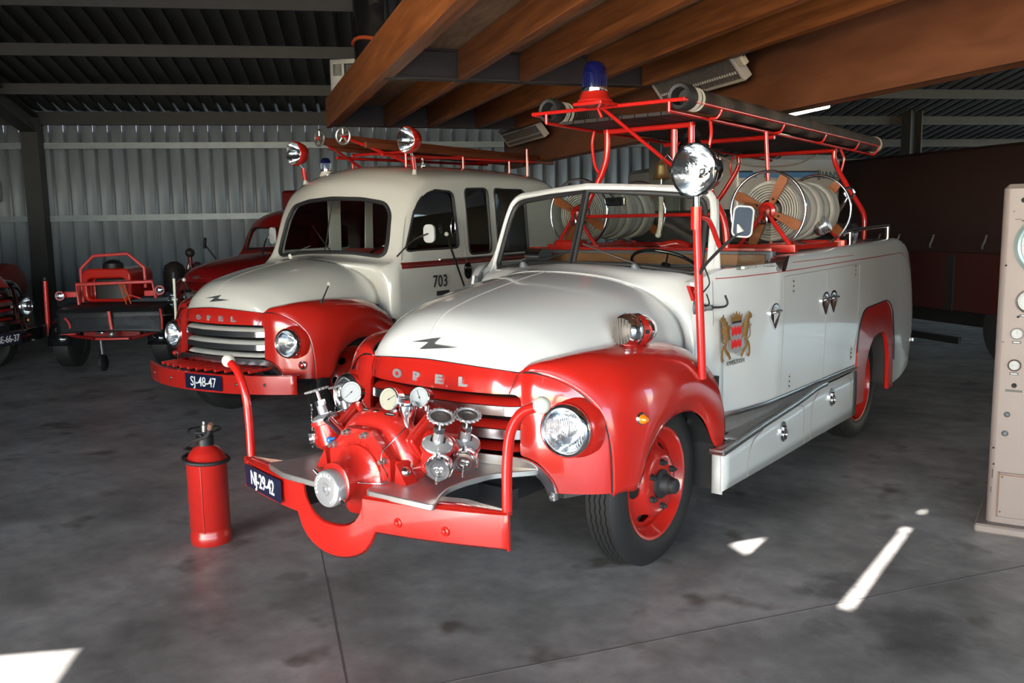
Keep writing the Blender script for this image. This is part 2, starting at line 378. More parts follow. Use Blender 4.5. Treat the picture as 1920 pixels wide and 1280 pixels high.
def wood(name, c1, c2, rough, sc=(1, 14, 14)):
    m = bpy.data.materials.new(name); m.use_nodes = True; n = m.node_tree.nodes; l = m.node_tree.links; b = n['Principled BSDF']
    tc = n.new('ShaderNodeTexCoord'); mp = n.new('ShaderNodeMapping'); mp.inputs['Scale'].default_value = sc; l.new(tc.outputs['Object'], mp.inputs[0])
    t = n.new('ShaderNodeTexNoise'); t.inputs['Scale'].default_value = 1.6; t.inputs['Detail'].default_value = 8; t.inputs['Distortion'].default_value = .6; l.new(mp.outputs[0], t.inputs[0])
    r = n.new('ShaderNodeValToRGB'); e = r.color_ramp.elements; e[0].position = .3; e[0].color = (*c1, 1); e[1].position = .72; e[1].color = (*c2, 1); l.new(t.outputs[0], r.inputs[0])
    l.new(r.outputs[0], b.inputs['Base Color']); b.inputs['Roughness'].default_value = rough
    bu = n.new('ShaderNodeBump'); bu.inputs['Strength'].default_value = .15; bu.inputs['Distance'].default_value = .01; l.new(t.outputs[0], bu.inputs['Height']); l.new(bu.outputs[0], b.inputs['Normal']); return m
JOIST = wood('orange_pine_joist', (.14, .038, .009), (.34, .11, .028), .45)
PLY = wood('plywood_facing', (.10, .034, .014), (.165, .062, .028), .5, (1.2, 1.2, 5))
DECKW = wood('weathered_deck_boards', (.17, .10, .058), (.36, .235, .145), .7, (1.5, 9, 9))

fl = MB(); fl.box((-60, -45, -.3), (60, 60, 0), CONC); struct(fl, 'floor')
# expansion joints
def strip(p, q, w, name):
    p = Vector((*p, 0)); q = Vector((*q, 0)); d = (q-p).normalized(); nrm = Vector((-d.y, d.x, 0))*w/2
    b = MB(); v = [p-nrm, q-nrm, q+nrm, p+nrm]; v = [(a.x, a.y, z) for z in (-.01, .0012) for a in v]
    b.add(v, [(3, 2, 1, 0), (4, 5, 6, 7), (0, 1, 5, 4), (1, 2, 6, 5), (2, 3, 7, 6), (3, 0, 4, 7)], mat('joint_filler', (.11, .10, .095), .8, noise=.2), False); struct(b, name)
strip((-0.85, -0.77), (2.45, -3.15), .007, 'trim_1')
strip((-0.68, -3.89), (3.17, 2.45), .007, 'trim_2')

# wall frame: w runs along the rear wall, d from it towards the doors
W0 = Vector((-13.71, 3.63, 0)); WD = Vector((.679, .733, 0)).normalized(); WN = Vector((.733, -.679, 0)).normalized()
MW = Matrix(((WD.x, WN.x, 0, W0.x), (WD.y, WN.y, 0, W0.y), (0, 0, 1, 0), (0, 0, 0, 1)))
EZ, SL = 3.78, .19
def corr(x0, x1, pitch, depth):
    out = []; x = x0
    while x < x1: out += [(x, 0), (x+pitch*.68, 0), (x+pitch*.72, depth), (x+pitch*.92, depth), (x+pitch*.96, 0)]; x += pitch
    return out
WS, DD = 12.5, -8.0      # right of WS the hall is deeper
for wa, wb, dd, nm in ((-9, WS, 0, 'wall_rear'), (WS, 34, DD, 'wall_far_right')):
    pr = corr(wa, wb, .25, .035); b = MB(); v = []; f = []
    for (w, d) in pr: v += [(w, dd-d, 0.0), (w, dd-d, EZ+.4+dd*SL)]
    for i in range(len(pr)-1): f.append((2*i, 2*i+2, 2*i+3, 2*i+1))
    b.add(v, f, SHEET, False, MW); struct(b, nm, solidify=.004)
b = MB(); b.box((WS-.05, DD, 0), (WS, 0, 4.2), SHEET, MW); struct(b, 'wall_step')
pr = corr(-9, 34, .25, .035)
b = MB(); v = []; f = []
for (w, d) in pr: d0 = -.3 if w < WS else DD-.3; v += [(w, d0, EZ+.02+d0*SL+d), (w, 20.0, EZ+.02+20.0*SL+d)]
for i in range(len(pr)-1): f.append((2*i, 2*i+1, 2*i+3, 2*i+2))
b.add(v, f, ROOFS, False, MW); struct(b, 'ceiling', solidify=.004)
def beam(name, a, bb, sec, m, label, cat='beam', group=None, M=MW):
    o = MB(); o.sweep([Vector(a), Vector(bb)], sec, m, up=(0, 0, 1), smooth=False)
    if M is not None: o.v = [tuple(M @ Vector(p)) for p in o.v]
    struct(o, name)
n_ = 6
sec = lambda w, h: [(-w/2, -h/2), (w/2, -h/2), (w/2, h/2), (-w/2, h/2)]
for d in (-7.9, -6.6, -4.95, -3.3, -1.65, 0):
    z = EZ+SL*d-.10; beam('trim_%d' % n_, (WS, d, z), (34, d, z), sec(.06, .17), PURL, ''); n_ += 1
for k, d in enumerate((1.6, 3.25, 4.9, 6.55, 8.2, 9.85, 11.5, 13.15)):
    z = EZ+SL*d-.10; beam('trim_%d' % n_, (-9, d, z), (30, d, z), sec(.06, .17), PURL, ''); n_ += 1
beam('trim_%d' % n_, (-9, .10, EZ-.09), (WS, .10, EZ-.09), sec(.10, .22), COLM, ''); n_ += 1
for z in (.40, 1.93, 3.22):
    beam('trim_%d' % n_, (-9, .05, z), (WS, .05, z), sec(.07, .11), GIRT, ''); n_ += 1
def ibeam(w, h, t):
    return [(-w/2, -h/2), (w/2, -h/2), (w/2, -h/2+t), (t/2, -h/2+t), (t/2, h/2-t), (w/2, h/2-t), (w/2, h/2), (-w/2, h/2), (-w/2, h/2-t), (-t/2, h/2-t), (-t/2, -h/2+t), (-w/2, -h/2+t)]
for w in (-.02,):
    o = MB(); o.box((w-.14, .06, 0), (w+.14, .36, EZ-.1), COLM, MW); struct(o, 'trim_%d' % n_); n_ += 1
    beam('trim_%d' % n_, (w, .1, EZ-.22), (w, 16, EZ-.22+16*SL), ibeam(.26, .34, .03), COLM, ''); n_ += 1
# side wall far left and front with the door opening and an added, unseen canopy outside it to block the sun
o = MB(); o.box((-9.2, -.2, 0), (-9, 19, 8.), SHEET, MW); struct(o, 'wall_left')
FD = 18.6; LZ = 4.5
o = MB()
Mi = MW.inverted()
def wpt(x, y): p = Mi @ Vector((x, y, 0)); return p.x, p.y
sh = (FD-13.5)/.679
o.prism([(-9, LZ), (30, LZ), (30, 7.5), (-9, 7.5)], 0, .08, ROOFS, MW @ Matrix(((1, 0, 0, 0), (0, 0, 1, FD), (0, 1, 0, 0), (0, 0, 0, 1))))
def floorcut(pts):
    """opening swept along the sun's direction over a patch of floor"""
    c = MB(); n = len(pts); s0 = -sd*6.0; s1 = -sd*16.0
    A = [Vector((*p, 0))+s0 for p in pts]; B = [Vector((*p, 0))+s1 for p in pts]
    c.add(A+B, [tuple(range(n))[::-1], tuple(range(n, 2*n))]+[(i, (i+1) % n, n+(i+1) % n, n+i) for i in range(n)], ROOFS); return c
gaps = [[(1.745, .05), (1.80, .05), (1.735, 1.17), (1.70, 1.17)], [(1.69, 1.20), (1.73, 1.20), (1.73, 1.28), (1.69, 1.28)], [(1.69, 1.60), (1.72, 1.60), (1.71, 1.68)], [(1.025, .49), (1.135, .67), (1.155, .40)]]  # openings shaped to drop sun streaks on the floor
for wa, wb in ((-9, -2.6), (10.5, 30)): o.box((wa, FD, 0), (wb, FD+.08, LZ+.02), ROOFS, MW)
struct(o, 'wall_front', cut=[floorcut(g) for g in gaps])
o = MB(); w0 = wpt(-.643, -2.147-sh)[0]
o.prism([(w0, FD), (30, FD), (30, FD+8), (w0, FD+8)], LZ-.05, LZ+.03, ROOFS, MW)  # added unseen canopy, blocks the sun except through the slits
struct(o, 'trim_%d' % n_, cut=[floorcut(g) for g in gaps]); n_ += 1
YB = MB(); YB.box((-40, FD+1, 0.0), (60, 60, .004), YARD, MW); struct(YB, 'trim_%d' % n_); n_ += 1

# ---------------------------------------------------------------- mezzanine
E1 = Vector((.83, -.557, 0)).normalized(); EN = Vector((.557, .83, 0)).normalized()
ME = Matrix(((E1.x, EN.x, 0, 0), (E1.y, EN.y, 0, 0), (0, 0, 1, 0), (0, 0, 0, 1)))
JN = [-.156, .453, .99, 1.6, 2.12]
SF, SI, SN = -6.4, -2.77, 3.0
for i, nn in enumerate(JN):
    for s0, s1 in ((SI+.06, SN), (SF, SI-.06)):
        o = MB(); t = .075
        o.box((s0, nn-t, 2.90), (s1, nn, 3.14), JOIST, None, .006)
        J = struct(o, 'trim_%d' % n_, bevel=0); J.matrix_world = ME; n_ += 1
o = MB(); o.box((SF, -.30, 2.88), (SN, -.236, 3.22), JOIST, None, .006); J = struct(o, 'trim_%d' % n_); J.matrix_world = ME; n_ += 1
o = MB()
for k in range(int((SN-SF)/.6)+1): o.box((SF+.6*k+.004, -.24, 3.145), (min(SN, SF+.6*(k+1)), 2.40, 3.175), DECKW)
J = struct(o, 'trim_%d' % n_); J.matrix_world = ME; n_ += 1
o = MB(); o.box((SF-1.5, 2.39, 2.50), (SN, 2.43, 3.16), PLY); J = struct(o, 'trim_%d' % n_); J.matrix_world = ME; n_ += 1
o = MB(); o.box((SF-1.5, 2.43, 2.50), (SN, 2.55, 2.90), JOIST); J = struct(o, 'trim_%d' % n_); J.matrix_world = ME; n_ += 1
o = MB(); o.sweep([(SI, -.232, 3.02), (SI, 2.38, 3.02)], ibeam(.12, .24, .012), ISTEEL, up=(0, 0, 1), smooth=False); J = struct(o, 'trim_%d' % n_); J.matrix_world = ME; n_ += 1
o = MB(); o.sweep([(SF+.05, -.23, 3.02), (SF+.05, 2.38, 3.02)], ibeam(.12, .24, .012), ISTEEL, up=(0, 0, 1), smooth=False); J = struct(o, 'trim_%d' % n_); J.matrix_world = ME; n_ += 1
# posts carrying the mezzanine
o = MB(); o.sweep([(-6.38, 4.18, 0), (-6.38, 4.18, 3.9)], ibeam(.34, .3, .02), mat('grey_green_post', (.14, .16, .15), .5, noise=.2), up=(0, 1, 0), smooth=False); J = struct(o, 'trim_%d' % n_); J.matrix_world = ME; n_ += 1
o = MB(); o.sweep([(-10.6, 12.0, 0), (-10.6, 12.0, 5.)], ibeam(.26, .3, .03), COLM, up=(0, 1, 0), smooth=False); J = struct(o, 'trim_%d' % n_); J.matrix_world = ME; n_ += 1

# ================================================================ TRUCK FRONT (same pressed-steel nose on every lorry here)
FY = [(0, -.752), (.2, -.742), (.35, -.715), (.48, -.68), (.6, -.65), (.72, -.60), (.80, -.55), (.85, -.51), (.88, -.47)]
def fy(x, z=.8): return interp(FY, abs(x))+2.0*max(0, z-.93)**2
BEAD = [(.48, -.632, 1.042), (.55, -.625, 1.045), (.62, -.603, 1.032), (.69, -.575, 1.005), (.75, -.545, .965), (.80, -.52, .915), (.84, -.50, .86), (.865, -.488, .79), (.876, -.48, .70), (.879, -.475, .60), (.878, -.472, .50)]
HOODC = [
 [(0, -.736, 1.082), (.10, -.733, 1.079), (.20, -.720, 1.073), (.30, -.70, 1.065), (.40, -.668, 1.054), (.46, -.642, 1.046), (.48, -.632, 1.043)],
 [(0, -.712, 1.18), (.12, -.706, 1.178), (.23, -.695, 1.17), (.33, -.672, 1.15), (.42, -.64, 1.115), (.475, -.615, 1.08), (.505, -.60, 1.062)],
 [(0, -.628, 1.268), (.14, -.62, 1.262), (.27, -.60, 1.243), (.38, -.57, 1.208), (.47, -.54, 1.16), (.53, -.515, 1.115), (.56, -.50, 1.082)],
 [(0, -.48, 1.320), (.16, -.475, 1.312), (.31, -.46, 1.288), (.43, -.44, 1.245), (.53, -.42, 1.185), (.59, -.40, 1.13), (.615, -.39, 1.092)],
 [(0, -.225, 1.374), (.17, -.225, 1.366), (.34, -.22, 1.338), (.48, -.21, 1.288), (.585, -.20, 1.215), (.635, -.19, 1.145), (.65, -.18, 1.092)],
 [(0, .05, 1.418), (.18, .06, 1.410), (.37, .08, 1.380), (.52, .11, 1.325), (.63, .14, 1.24), (.68, .16, 1.15), (.69, .17, 1.082)],
 [(0, .235, 1.442), (.19, .285, 1.432), (.38, .36, 1.398), (.54, .46, 1.325), (.65, .53, 1.215), (.70, .55, 1.10), (.71, .54, 1.02)]]
FEND = [
 BEAD[::2]+[BEAD[-1]],
 [(.53, -.60, 1.078), (.66, -.56, 1.078), (.78, -.50, 1.01), (.86, -.455, .90), (.898, -.435, .76), (.905, -.42, .62), (.90, -.41, .50)],
 [(.60, -.44, 1.105), (.71, -.42, 1.112), (.82, -.39, 1.06), (.895, -.365, .95), (.922, -.35, .80), (.928, -.335, .64), (.922, -.325, .505)],
 [(.63, -.22, 1.112), (.74, -.21, 1.122), (.86, -.21, 1.072), (.928, -.22, .96), (.948, -.23, .84), (.946, -.24, .75), (.93, -.24, .66)],
 [(.65, -.03, 1.108), (.76, -.03, 1.118), (.88, -.03, 1.068), (.945, -.04, .97), (.956, -.05, .88), (.952, -.055, .82), (.93, -.06, .772)],
 [(.68, .16, 1.098), (.79, .17, 1.100), (.895, .17, 1.042), (.945, .17, .96), (.956, .17, .88), (.952, .165, .83), (.93, .16, .781)],
 [(.72, .32, 1.065), (.81, .32, 1.058), (.89, .33, .995), (.938, .335, .905), (.952, .335, .82), (.948, .33, .75), (.93, .325, .70)],
 [(.78, .42, 1.01), (.84, .42, .99), (.90, .42, .935), (.938, .43, .85), (.952, .435, .75), (.948, .44, .65), (.93, .45, .54)],
 [(.83, .46, .975), (.87, .465, .95), (.91, .48, .89), (.937, .50, .80), (.948, .52, .70), (.946, .54, .60), (.93, .55, .50)]]
def mir(rows): return [[(-x, y, z) for (x, y, z) in r] for r in rows]
def build_front(root, nose_m, fend_m, hood_m, fin_m, letters=True, full=True, bead=True):
    # nose panel: grille surround with both headlamp sockets
    cols = []
    tops = [(0, 1.078), (.10, 1.076), (.20, 1.07), (.30, 1.062), (.40, 1.051)]+[(p[0], p[2]) for p in BEAD]
    half = []
    for i, (x, z) in enumerate(tops):
        xb = [0, .12, .24, .36, .47, .55, .62, .68, .735, .78, .81, .835, .855, .868, .874, .878][i]
        col = []
        for k in range(11):
            t = k/10; zz = .50+(z-.50)*t; xx = xb+(x-xb)*t**.8; yy = fy(xx, zz)
            if i >= 5: yb = interp([(j, BEAD[j][1]) for j in range(11)], i-5); yy = yy+(yb+.006-fy(x, z))*t**1.5
            col.append((xx, yy, zz))
        half.append(col)
    allc = [[(-p[0], p[1], p[2]) for p in c] for c in half[:0:-1]]+half
    mb = MB(); G = [crp(c, 3) for c in allc]; G = list(zip(*[crp(r, 3) for r in zip(*G)]))
    mb.solid(G, lambda p: Vector((0, .022, 0)), nose_m)
    prof = [(-.505, .70), (-.505, .945), (.505, .945), (.505, .70), (.505, .662), (.545, .655), (.595, .635), (.635, .59), (.66, .53), (.665, .40), (-.665, .40), (-.66, .53), (-.635, .59), (-.595, .635), (-.545, .655), (-.505, .662)]
    prof = roundpoly(prof, [.0, .05, .05, 0, .02]+[.02]*3+[0]*3+[0]+[.02]*4, 4)
    PX = Matrix(((1, 0, 0, 0), (0, 0, 1, 0), (0, 1, 0, 0), (0, 0, 0, 1)))
    c1 = MB().prism(prof, -1.2, -.3, nose_m, PX)
    cuts = [c1]
    for s in (1, -1): cuts.append(MB().lathe([(.098, -.4), (.098, .4)], fr((s*.722, -.60, .80), (s*.12, -1, 0)), nose_m, 40))
    mb.build('nose_panel', root, cut=cuts, sharp=50)
    # raised headlamp surround
    for s in (1, -1):
        hl = MB(); M = fr((s*.722, -.595, .80), (s*.12, -1, .0))
        hl.lathe([(.154, -.07), (.142, -.035), (.132, -.014), (.122, -.004), (.112, -.006), (.108, -.03)], M, nose_m, 48, caps=False)
        hl.build('headlamp_surround', root)
        hl = MB()
        hl.lathe([(.106, -.03), (.124, .012), (.126, .028), (.119, .044), (.110, .050), (.104, .046), (.100, .038)], M, CHROME, 48, caps=False)
        H = hl.build('headlamp', root, label='round headlamp with chrome rim')
        q = MB(); q.lathe([(.004, -.075), (.03, -.07), (.06, -.05), (.085, -.015), (.10, .036)], M, REFL, 40, caps=False); q.ball(M @ Vector((0, 0, -.03)), .016, CHROME); q.build('reflector', H)
        q = MB(); q.lathe([(.102, .038), (.09, .050), (.06, .062), (.03, .067), (.0001, .068)], M, LENS, 40, caps=False); q.build('lens', H)
    # bonnet
    full_rows = [[(-x, y, z) for (x, y, z) in r[:0:-1]]+list(r) for r in HOODC]
    mb = MB(); mb.grid(full_rows, hood_m, 4, 6); mb.build('bonnet', root, solidify=-.01, sharp=60)
    mb = MB(); rp = crp([(r[0][0], r[0][1]-.001, r[0][2]+.002) for r in HOODC], 6); mb.tube(rp, .011, hood_m, 8); mb.build('bonnet_ridge', root)
    mb = MB(); mb.box((-.60, -.48, .5), (.60, .45, 1.03), DARKM); mb.build('radiator_block', root)
    for s in (1, -1):
        rows = FEND if s > 0 else mir(FEND)
        mb = MB(); mb.grid(rows, fend_m, 4, 5, flip=(s > 0)); lo = crp([r[-1] for r in rows], 5)[20:]
        mb.build('wing', root, solidify=.012, sharp=60)
        if bead:
            b = MB(); pts = [(s*x, y, z) for x, y, z in BEAD]; b.tube(crp([(s*(x+.003), y-.004, z+.003) for x, y, z in BEAD], 4), .0045, BLACK, 8)
            b.tube(crp([(s*r[0][0], r[0][1]+.004, r[0][2]+.002) for r in FEND[:6]], 4), .004, BLACK, 8)
            b.build('wing_piping', root)
        # inner arch liner
        b = MB(); L = [[(s*.60, -.46, .42), (s*.60, -.40, .80), (s*.60, -.15, .98), (s*.60, .2, .98), (s*.60, .45, .8), (s*.60, .52, .42)], [(s*.915, -.335, .51), (s*.915, -.245, .67), (s*.915, -.06, .775), (s*.915, .16, .782), (s*.915, .33, .70), (s*.915, .52, .51)]]
        b.grid(L, DARKM, 4, 1, flip=(s < 0)); b.box((s*.56, -.46, .42), (s*.60, .55, .98), DARKM); b.box((s*.58, .50, .28), (s*.925, .525, .90), DARKM); b.build('arch_liner', root)
    # shade under the bonnet lip, drawn as a black tube
    b = MB(); b.tube(crp([(-x, y+.004, z-.002) for x, y, z in HOODC[0][::-1]]+[(x, y+.004, z-.002) for x, y, z in HOODC[0][1:]], 3), .004, BLACK, 6); b.build('bonnet_lip_shade', root)
    for s in (1, -1):
        b = MB(); b.tube([(s*x, fy(x, z)+dy, z) for x, z, dy in ((.478, 1.035, .012), (.472, 1.00, .004), (.462, .97, .001), (.455, .948, .001))], .0022, SEAMM if nose_m is not RED else DRED, 6); b.build('nose_seam', root)
    # grille
    b = MB(); b.box((-.50, -.56, .60), (.50, -.54, .94), BLACK); b.build('grille_backing', root)
    for zt in (.888, .778, .672 if full else .672):
        b = MB(); N = 25; G = []
        for i in range(N):
            x = -.495+.99*i/(N-1); e = max(0, abs(x)-.455)/.04; yb = fy(x)+.012+.03*e*e
            G.append((x, yb))
        rows = [[(x, y+.12, zt+.030) for x, y in G], [(x, y+.05, zt+.028) for x, y in G], [(x, y+.015, zt+.018) for x, y in G], [(x, y, zt+.003) for x, y in G], [(x, y+.004, zt-.0) for x, y in G]]
        b.grid(rows, fin_m, 1, 1, flip=False); b.build('grille_bar', root, solidify=.003)
        if zt > .7:
            b = MB(); b.sweep([(x, y-.004, zt-.024) for x, y in G], [(-.022, -.004), (.022, -.004), (.024, 0), (.022, .006), (-.022, .006), (-.024, 0)], ALU, up=(0, -1, 0)); b.build('grille_strip', root, label='polished metal grille strip')
    # lower curved trim with feet
    b = MB(); tp = [(.0, .640), (.15, .640), (.3, .638), (.45, .636), (.53, .632), (.585, .612), (.625, .575), (.65, .535), (.662, .50)]
    path = [(-x, fy(x)-.010, z) for x, z in tp[::-1]]+[(x, fy(x)-.010, z) for x, z in tp[1:]]
    path = crp(path, 3); b.sweep(path, [(-.023, -.006), (.023, -.006), (.025, 0), (.023, .008), (-.023, .008), (-.025, 0)], ALU, up=(0, -1, 0))
    for s in (1, -1): b.box((s*.662-.018, fy(.66)-.02, .468), (s*.662+.018, fy(.66)+.02, .51), ALU, None, .004); b.cyl((s*.662, fy(.66)-.026, .488), (s*.662, fy(.66)-.018, .488), .008, STEEL)
    b.build('grille_lower_trim', root, label='polished metal arched lower grille trim')
    if letters:
        for ch, x in zip('OPEL', (-.218, -.076, .075, .218)):
            b = MB(); sl = (fy(x+.01)-fy(x-.01))/.02; M = fr((x, fy(x, .985)-.004, .988), (sl, -1, .10), (1, sl, 0))
            b.text(ch, M @ Matrix.Diagonal((1, 1, 1, 1)), .056, BADGE, .004, sx=1.5, bold=.0035); b.build('badge_letter', root, label='chrome badge letter %s' % ch)
    # lightning emblem
    pg = [(-.106, 1.158), (.013, 1.181), (.073, 1.189), (.041, 1.158), (.19, 1.151), (-.028, 1.130), (.006, 1.163)]
    b = MB(); M = fr((0, -.712, 0), (0, -1, .0), (1, 0, 0)); n = len(pg)
    cx, cz = .03, 1.158
    top = [(x, z, .030+.0*abs(x)) for x, z in pg]
    v = [(x, -.712-(.034 if abs(x) < .12 else .036)+.9*(z-1.158), z) for x, z in pg]; v2 = [(x, y+.03, z) for x, y, z in v]
    b.add(v+v2, [(0, 1, 6), (1, 2, 3, 6), (6, 3, 4, 5), (7, 13, 8), (8, 13, 10, 9), (13, 12, 11, 10)]+[(i, (i+1) % n, n+(i+1) % n, n+i) for i in range(n)], EMBL, False)
    b.build('bonnet_emblem', root, label='chrome lightning bolt bonnet emblem', bevel=.003, fixn=True)

def make_wheel(root, x, y, s, rim_m, name='wheel', R=.42, w=.19, rr=.27, steer=0., dual=False, sub=True):
    """s=+1 faces +X; x is the outer sidewall plane"""
    M = Matrix.Translation((x, y, R)) @ Matrix.Rotation(steer, 4, 'Z') @ fr((0, 0, 0), (s, 0, 0), (0, 0, 1))
    t = MB(); h = w/2; p = [(rr, -w+.02), (rr+.03, -w), (R-.06, -w-.004), (R-.02, -w+.012)]
    gr = []
    for k in range(5):
        z0 = -w+.025+k*(w-.05)/5; z1 = z0+(w-.05)/5
        gr += [(R, z0+.003), (R, z1-.004), (R-.010, z1-.002), (R-.010, z1+.002)]
    p += gr[:-2]+[(R-.018, -.010), (R-.06, .004), (R-.10, .006), (rr+.03, 0), (rr, -.02)]
    if name == 'wheel_plain': p = [(rr, -w+.02), (R-.05, -w), (R, -w+.03), (R, -.03), (R-.05, 0), (rr, -.02)]
    t.lathe(p, M, TYRE, 96, caps=False)
    # zigzag tread walls: offset groove vertices along the axis
    for i, vv in enumerate(t.v):
        r, c = divmod(i, len(p)); pr_ = p[c]
        if pr_[0] > R-.012 and -w+.03 < pr_[1] < -.03:
            d = M.to_3x3() @ Vector((0, 0, .0035 if (r % 2) else -.0035)); t.v[i] = (vv[0]+d.x, vv[1]+d.y, vv[2]+d.z)
    WO = t.build('wheel', root, label='black tyre on a painted steel rim') if sub else t.build('wheel', root)
    q = MB()
    q.lathe([(rr-.004, -w+.03), (rr+.012, -w+.015), (rr-.03, -w+.05), (rr-.035, -.06), (rr-.012, -.03), (rr+.002, -.008), (rr+.016, -.006), (rr+.016, -.016), (rr-.0, -.022)], M, rim_m, 72, caps=False)
    q.build('rim', WO, label='red steel rim')
    if not sub: return WO
    d = MB(); dp = [(rr-.03, -.075), (rr-.05, -.065), (.185, -.03), (.155, .006), (.135, .012), (.10, .012), (.06, .010)]
    if dual: dp = [(rr-.03, -.10), (rr-.05, -.11), (.185, -.125), (.155, -.135), (.135, -.14), (.10, -.14), (.06, -.14)]
    d.lathe(dp+[(.06, dp[-1][1]-.008)]+[(r, z-.008) for r, z in dp[::-1]], M, rim_m, 72, caps=False)
    d.f += [] 
    cuts = []
    for k in range(6):
        a = 2*pi*(k+.5)/6; Mk = M @ Matrix.Rotation(a, 4, 'Z') @ Matrix.Translation((.188, 0, 0))
        ov = [(.021*cos(t_), .042*sin(t_)) for t_ in [2*pi*i/16 for i in range(16)]]
        cuts.append(MB().prism(ov, -.25, .12, rim_m, Mk))
    nd = len(dp)*2+1
    d.build('wheel_disc', WO, cut=cuts, label='red wheel disc with oval hand holes')
    hz = dp[-1][1]
    h_ = MB(); h_.lathe([(.075, hz-.01), (.073, hz+.012), (.052, hz+.022), (.047, hz+.05), (.040, hz+.056), (.038, hz+.085), (.03, hz+.092), (.0001, hz+.094)], M, DARKM, 32)
    for k in range(6):
        a = 2*pi*k/6; p0 = M @ Vector((.112*cos(a), .112*sin(a), hz)); dd = M.to_3x3() @ Vector((0, 0, 1)); h_.cyl(p0, p0+dd*.022, .017, DARKM, seg=6); h_.cyl(p0, p0+dd*.036, .009, DARKM, seg=10)
    h_.build('hub', WO, label='dark wheel hub with nuts')
    return WO

def plate(root, txt, M, w=.33, h=.105):
    b = MB(); b.prism(rrect(w, h, .01), -.003, 0, PLATE, M); P = b.build('number_plate', root, label='dark blue number plate %s' % txt)
    q = MB(); q.text(txt, M @ Matrix.Translation((0, -.002, .0015)), .90*h, LETTER, .001, sx=.84, sp=.95, bold=.0006); q.build('plate_lettering', P, label='white plate characters')
    return P

# ================================================================ TRUCK A (front, open body)
TA = thing('fire_engine', 'open-topped cream and red fire engine with a pump on its front bumper, nearest the camera', 'fire engine', (0, 0, 0))
build_front(TA, RED, RED, WHITE, RED)
# cowl between bonnet and windscreen, running into the body sides
COWL = [
 [(0, .238, 1.443), (.20, .288, 1.433), (.385, .362, 1.399), (.545, .462, 1.326), (.655, .532, 1.215), (.705, .552, 1.10), (.715, .54, .98), (.72, .54, .62)],
 [(0, .30, 1.452), (.20, .35, 1.443), (.40, .42, 1.41), (.58, .48, 1.35), (.70, .50, 1.25), (.755, .50, 1.12), (.77, .50, .98), (.78, .50, .62)],
 [(0, .42, 1.475), (.22, .45, 1.462), (.43, .50, 1.435), (.62, .54, 1.40), (.76, .56, 1.32), (.82, .56, 1.15), (.83, .56, .98), (.84, .56, .62)],
 [(0, .52, 1.478), (.24, .55, 1.468), (.48, .60, 1.445), (.68, .64, 1.425), (.82, .66, 1.37), (.865, .66, 1.18), (.875, .66, .98), (.88, .66, .64)]]
b = MB(); rows = [[(-x, y, z) for (x, y, z) in r[:0:-1]]+list(r) for r in COWL]
b.grid(rows, WHITE, 4, 4); b.build('scuttle', TA, solidify=-.01, sharp=60)
# body sides: columns run along the waist and round the tail
def side_cols():
    C_ = [ # x, y, zb, zt
     (.80, .50, .64, 1.395), (.845, .58, .64, 1.430), (.885, .68, .64, 1.458), (.915, .80, .64, 1.462), (.94, .95, .64, 1.458), (.958, 1.10, .64, 1.452), (.965, 1.20, .64, 1.448),
     (.97, 1.235, .64, 1.462), (.97, 1.27, .64, 1.486), (.97, 1.32, .64, 1.500), (.972, 1.45, .64, 1.506), (.975, 1.9, .64, 1.515), (.975, 2.4, .64, 1.527), (.975, 2.68, .64, 1.534), (.975, 2.72, .40, 1.535), (.975, 3.0, .375, 1.54),
     (.975, 3.4, .372, 1.548), (.972, 3.66, .372, 1.553), (.972, 3.72, .376, 1.554), (.972, 3.88, .39, 1.532), (.97, 4.0, .41, 1.47), (.968, 4.08, .43, 1.395), (.965, 4.15, .45, 1.285), (.962, 4.205, .47, 1.15), (.955, 4.255, .53, 1.0), (.93, 4.28, .56, .92), (.85, 4.295, .56, .90), (.60, 4.31, .56, .90), (.3, 4.32, .56, .90), (0, 4.325, .56, .90)]
    return C_
def side_grid(s):
    G = []
    for x, y, zb, zt in side_cols():
        col = []
        for k in range(9):
            t = k/8; z = zb+(zt-.045-zb)*t; bulge = -.022*(1-t)**2*(1 if zb < .7 else 0)-.012*max(0, (t-.6)/.4)**2
            f_ = (x+bulge)/x if x else 0; col.append((s*x*f_, y, z))
        
        ins = .045 if y > 1.24 else .02
        col += [(s*(max(0, x-.018)), y, zt-.018), (s*max(0, x-ins), y-(0 if y < 4.26 else .03), zt), (s*max(0, x-ins-.03), y-(0 if y < 4.26 else .05), zt+.001)]
        G.append([Vector(p) for p in col])
    return G
arch = [(2.735, .30), (2.70, .84), (2.78, .985), (2.95, 1.045), (3.10, 1.068), (3.40, 1.07), (3.55, 1.0), (3.635, .73), (3.66, .30)]
archo = roundpoly([(2.72, .2), (2.70, .86), (2.80, 1.06), (3.42, 1.085), (3.56, 1.0), (3.64, .72), (3.665, .2)], [0, .14, .16, .12, .1, .2, 0], 5)
archi = roundpoly([(2.90, .2), (2.93, .62), (3.06, .80), (3.26, .845), (3.42, .82), (3.52, .66), (3.545, .2)], [0, .12, .12, .12, .1, .12, 0], 5)
PYZ = Matrix(((0, 0, 1, 0), (1, 0, 0, 0), (0, 1, 0, 0), (0, 0, 0, 1)))
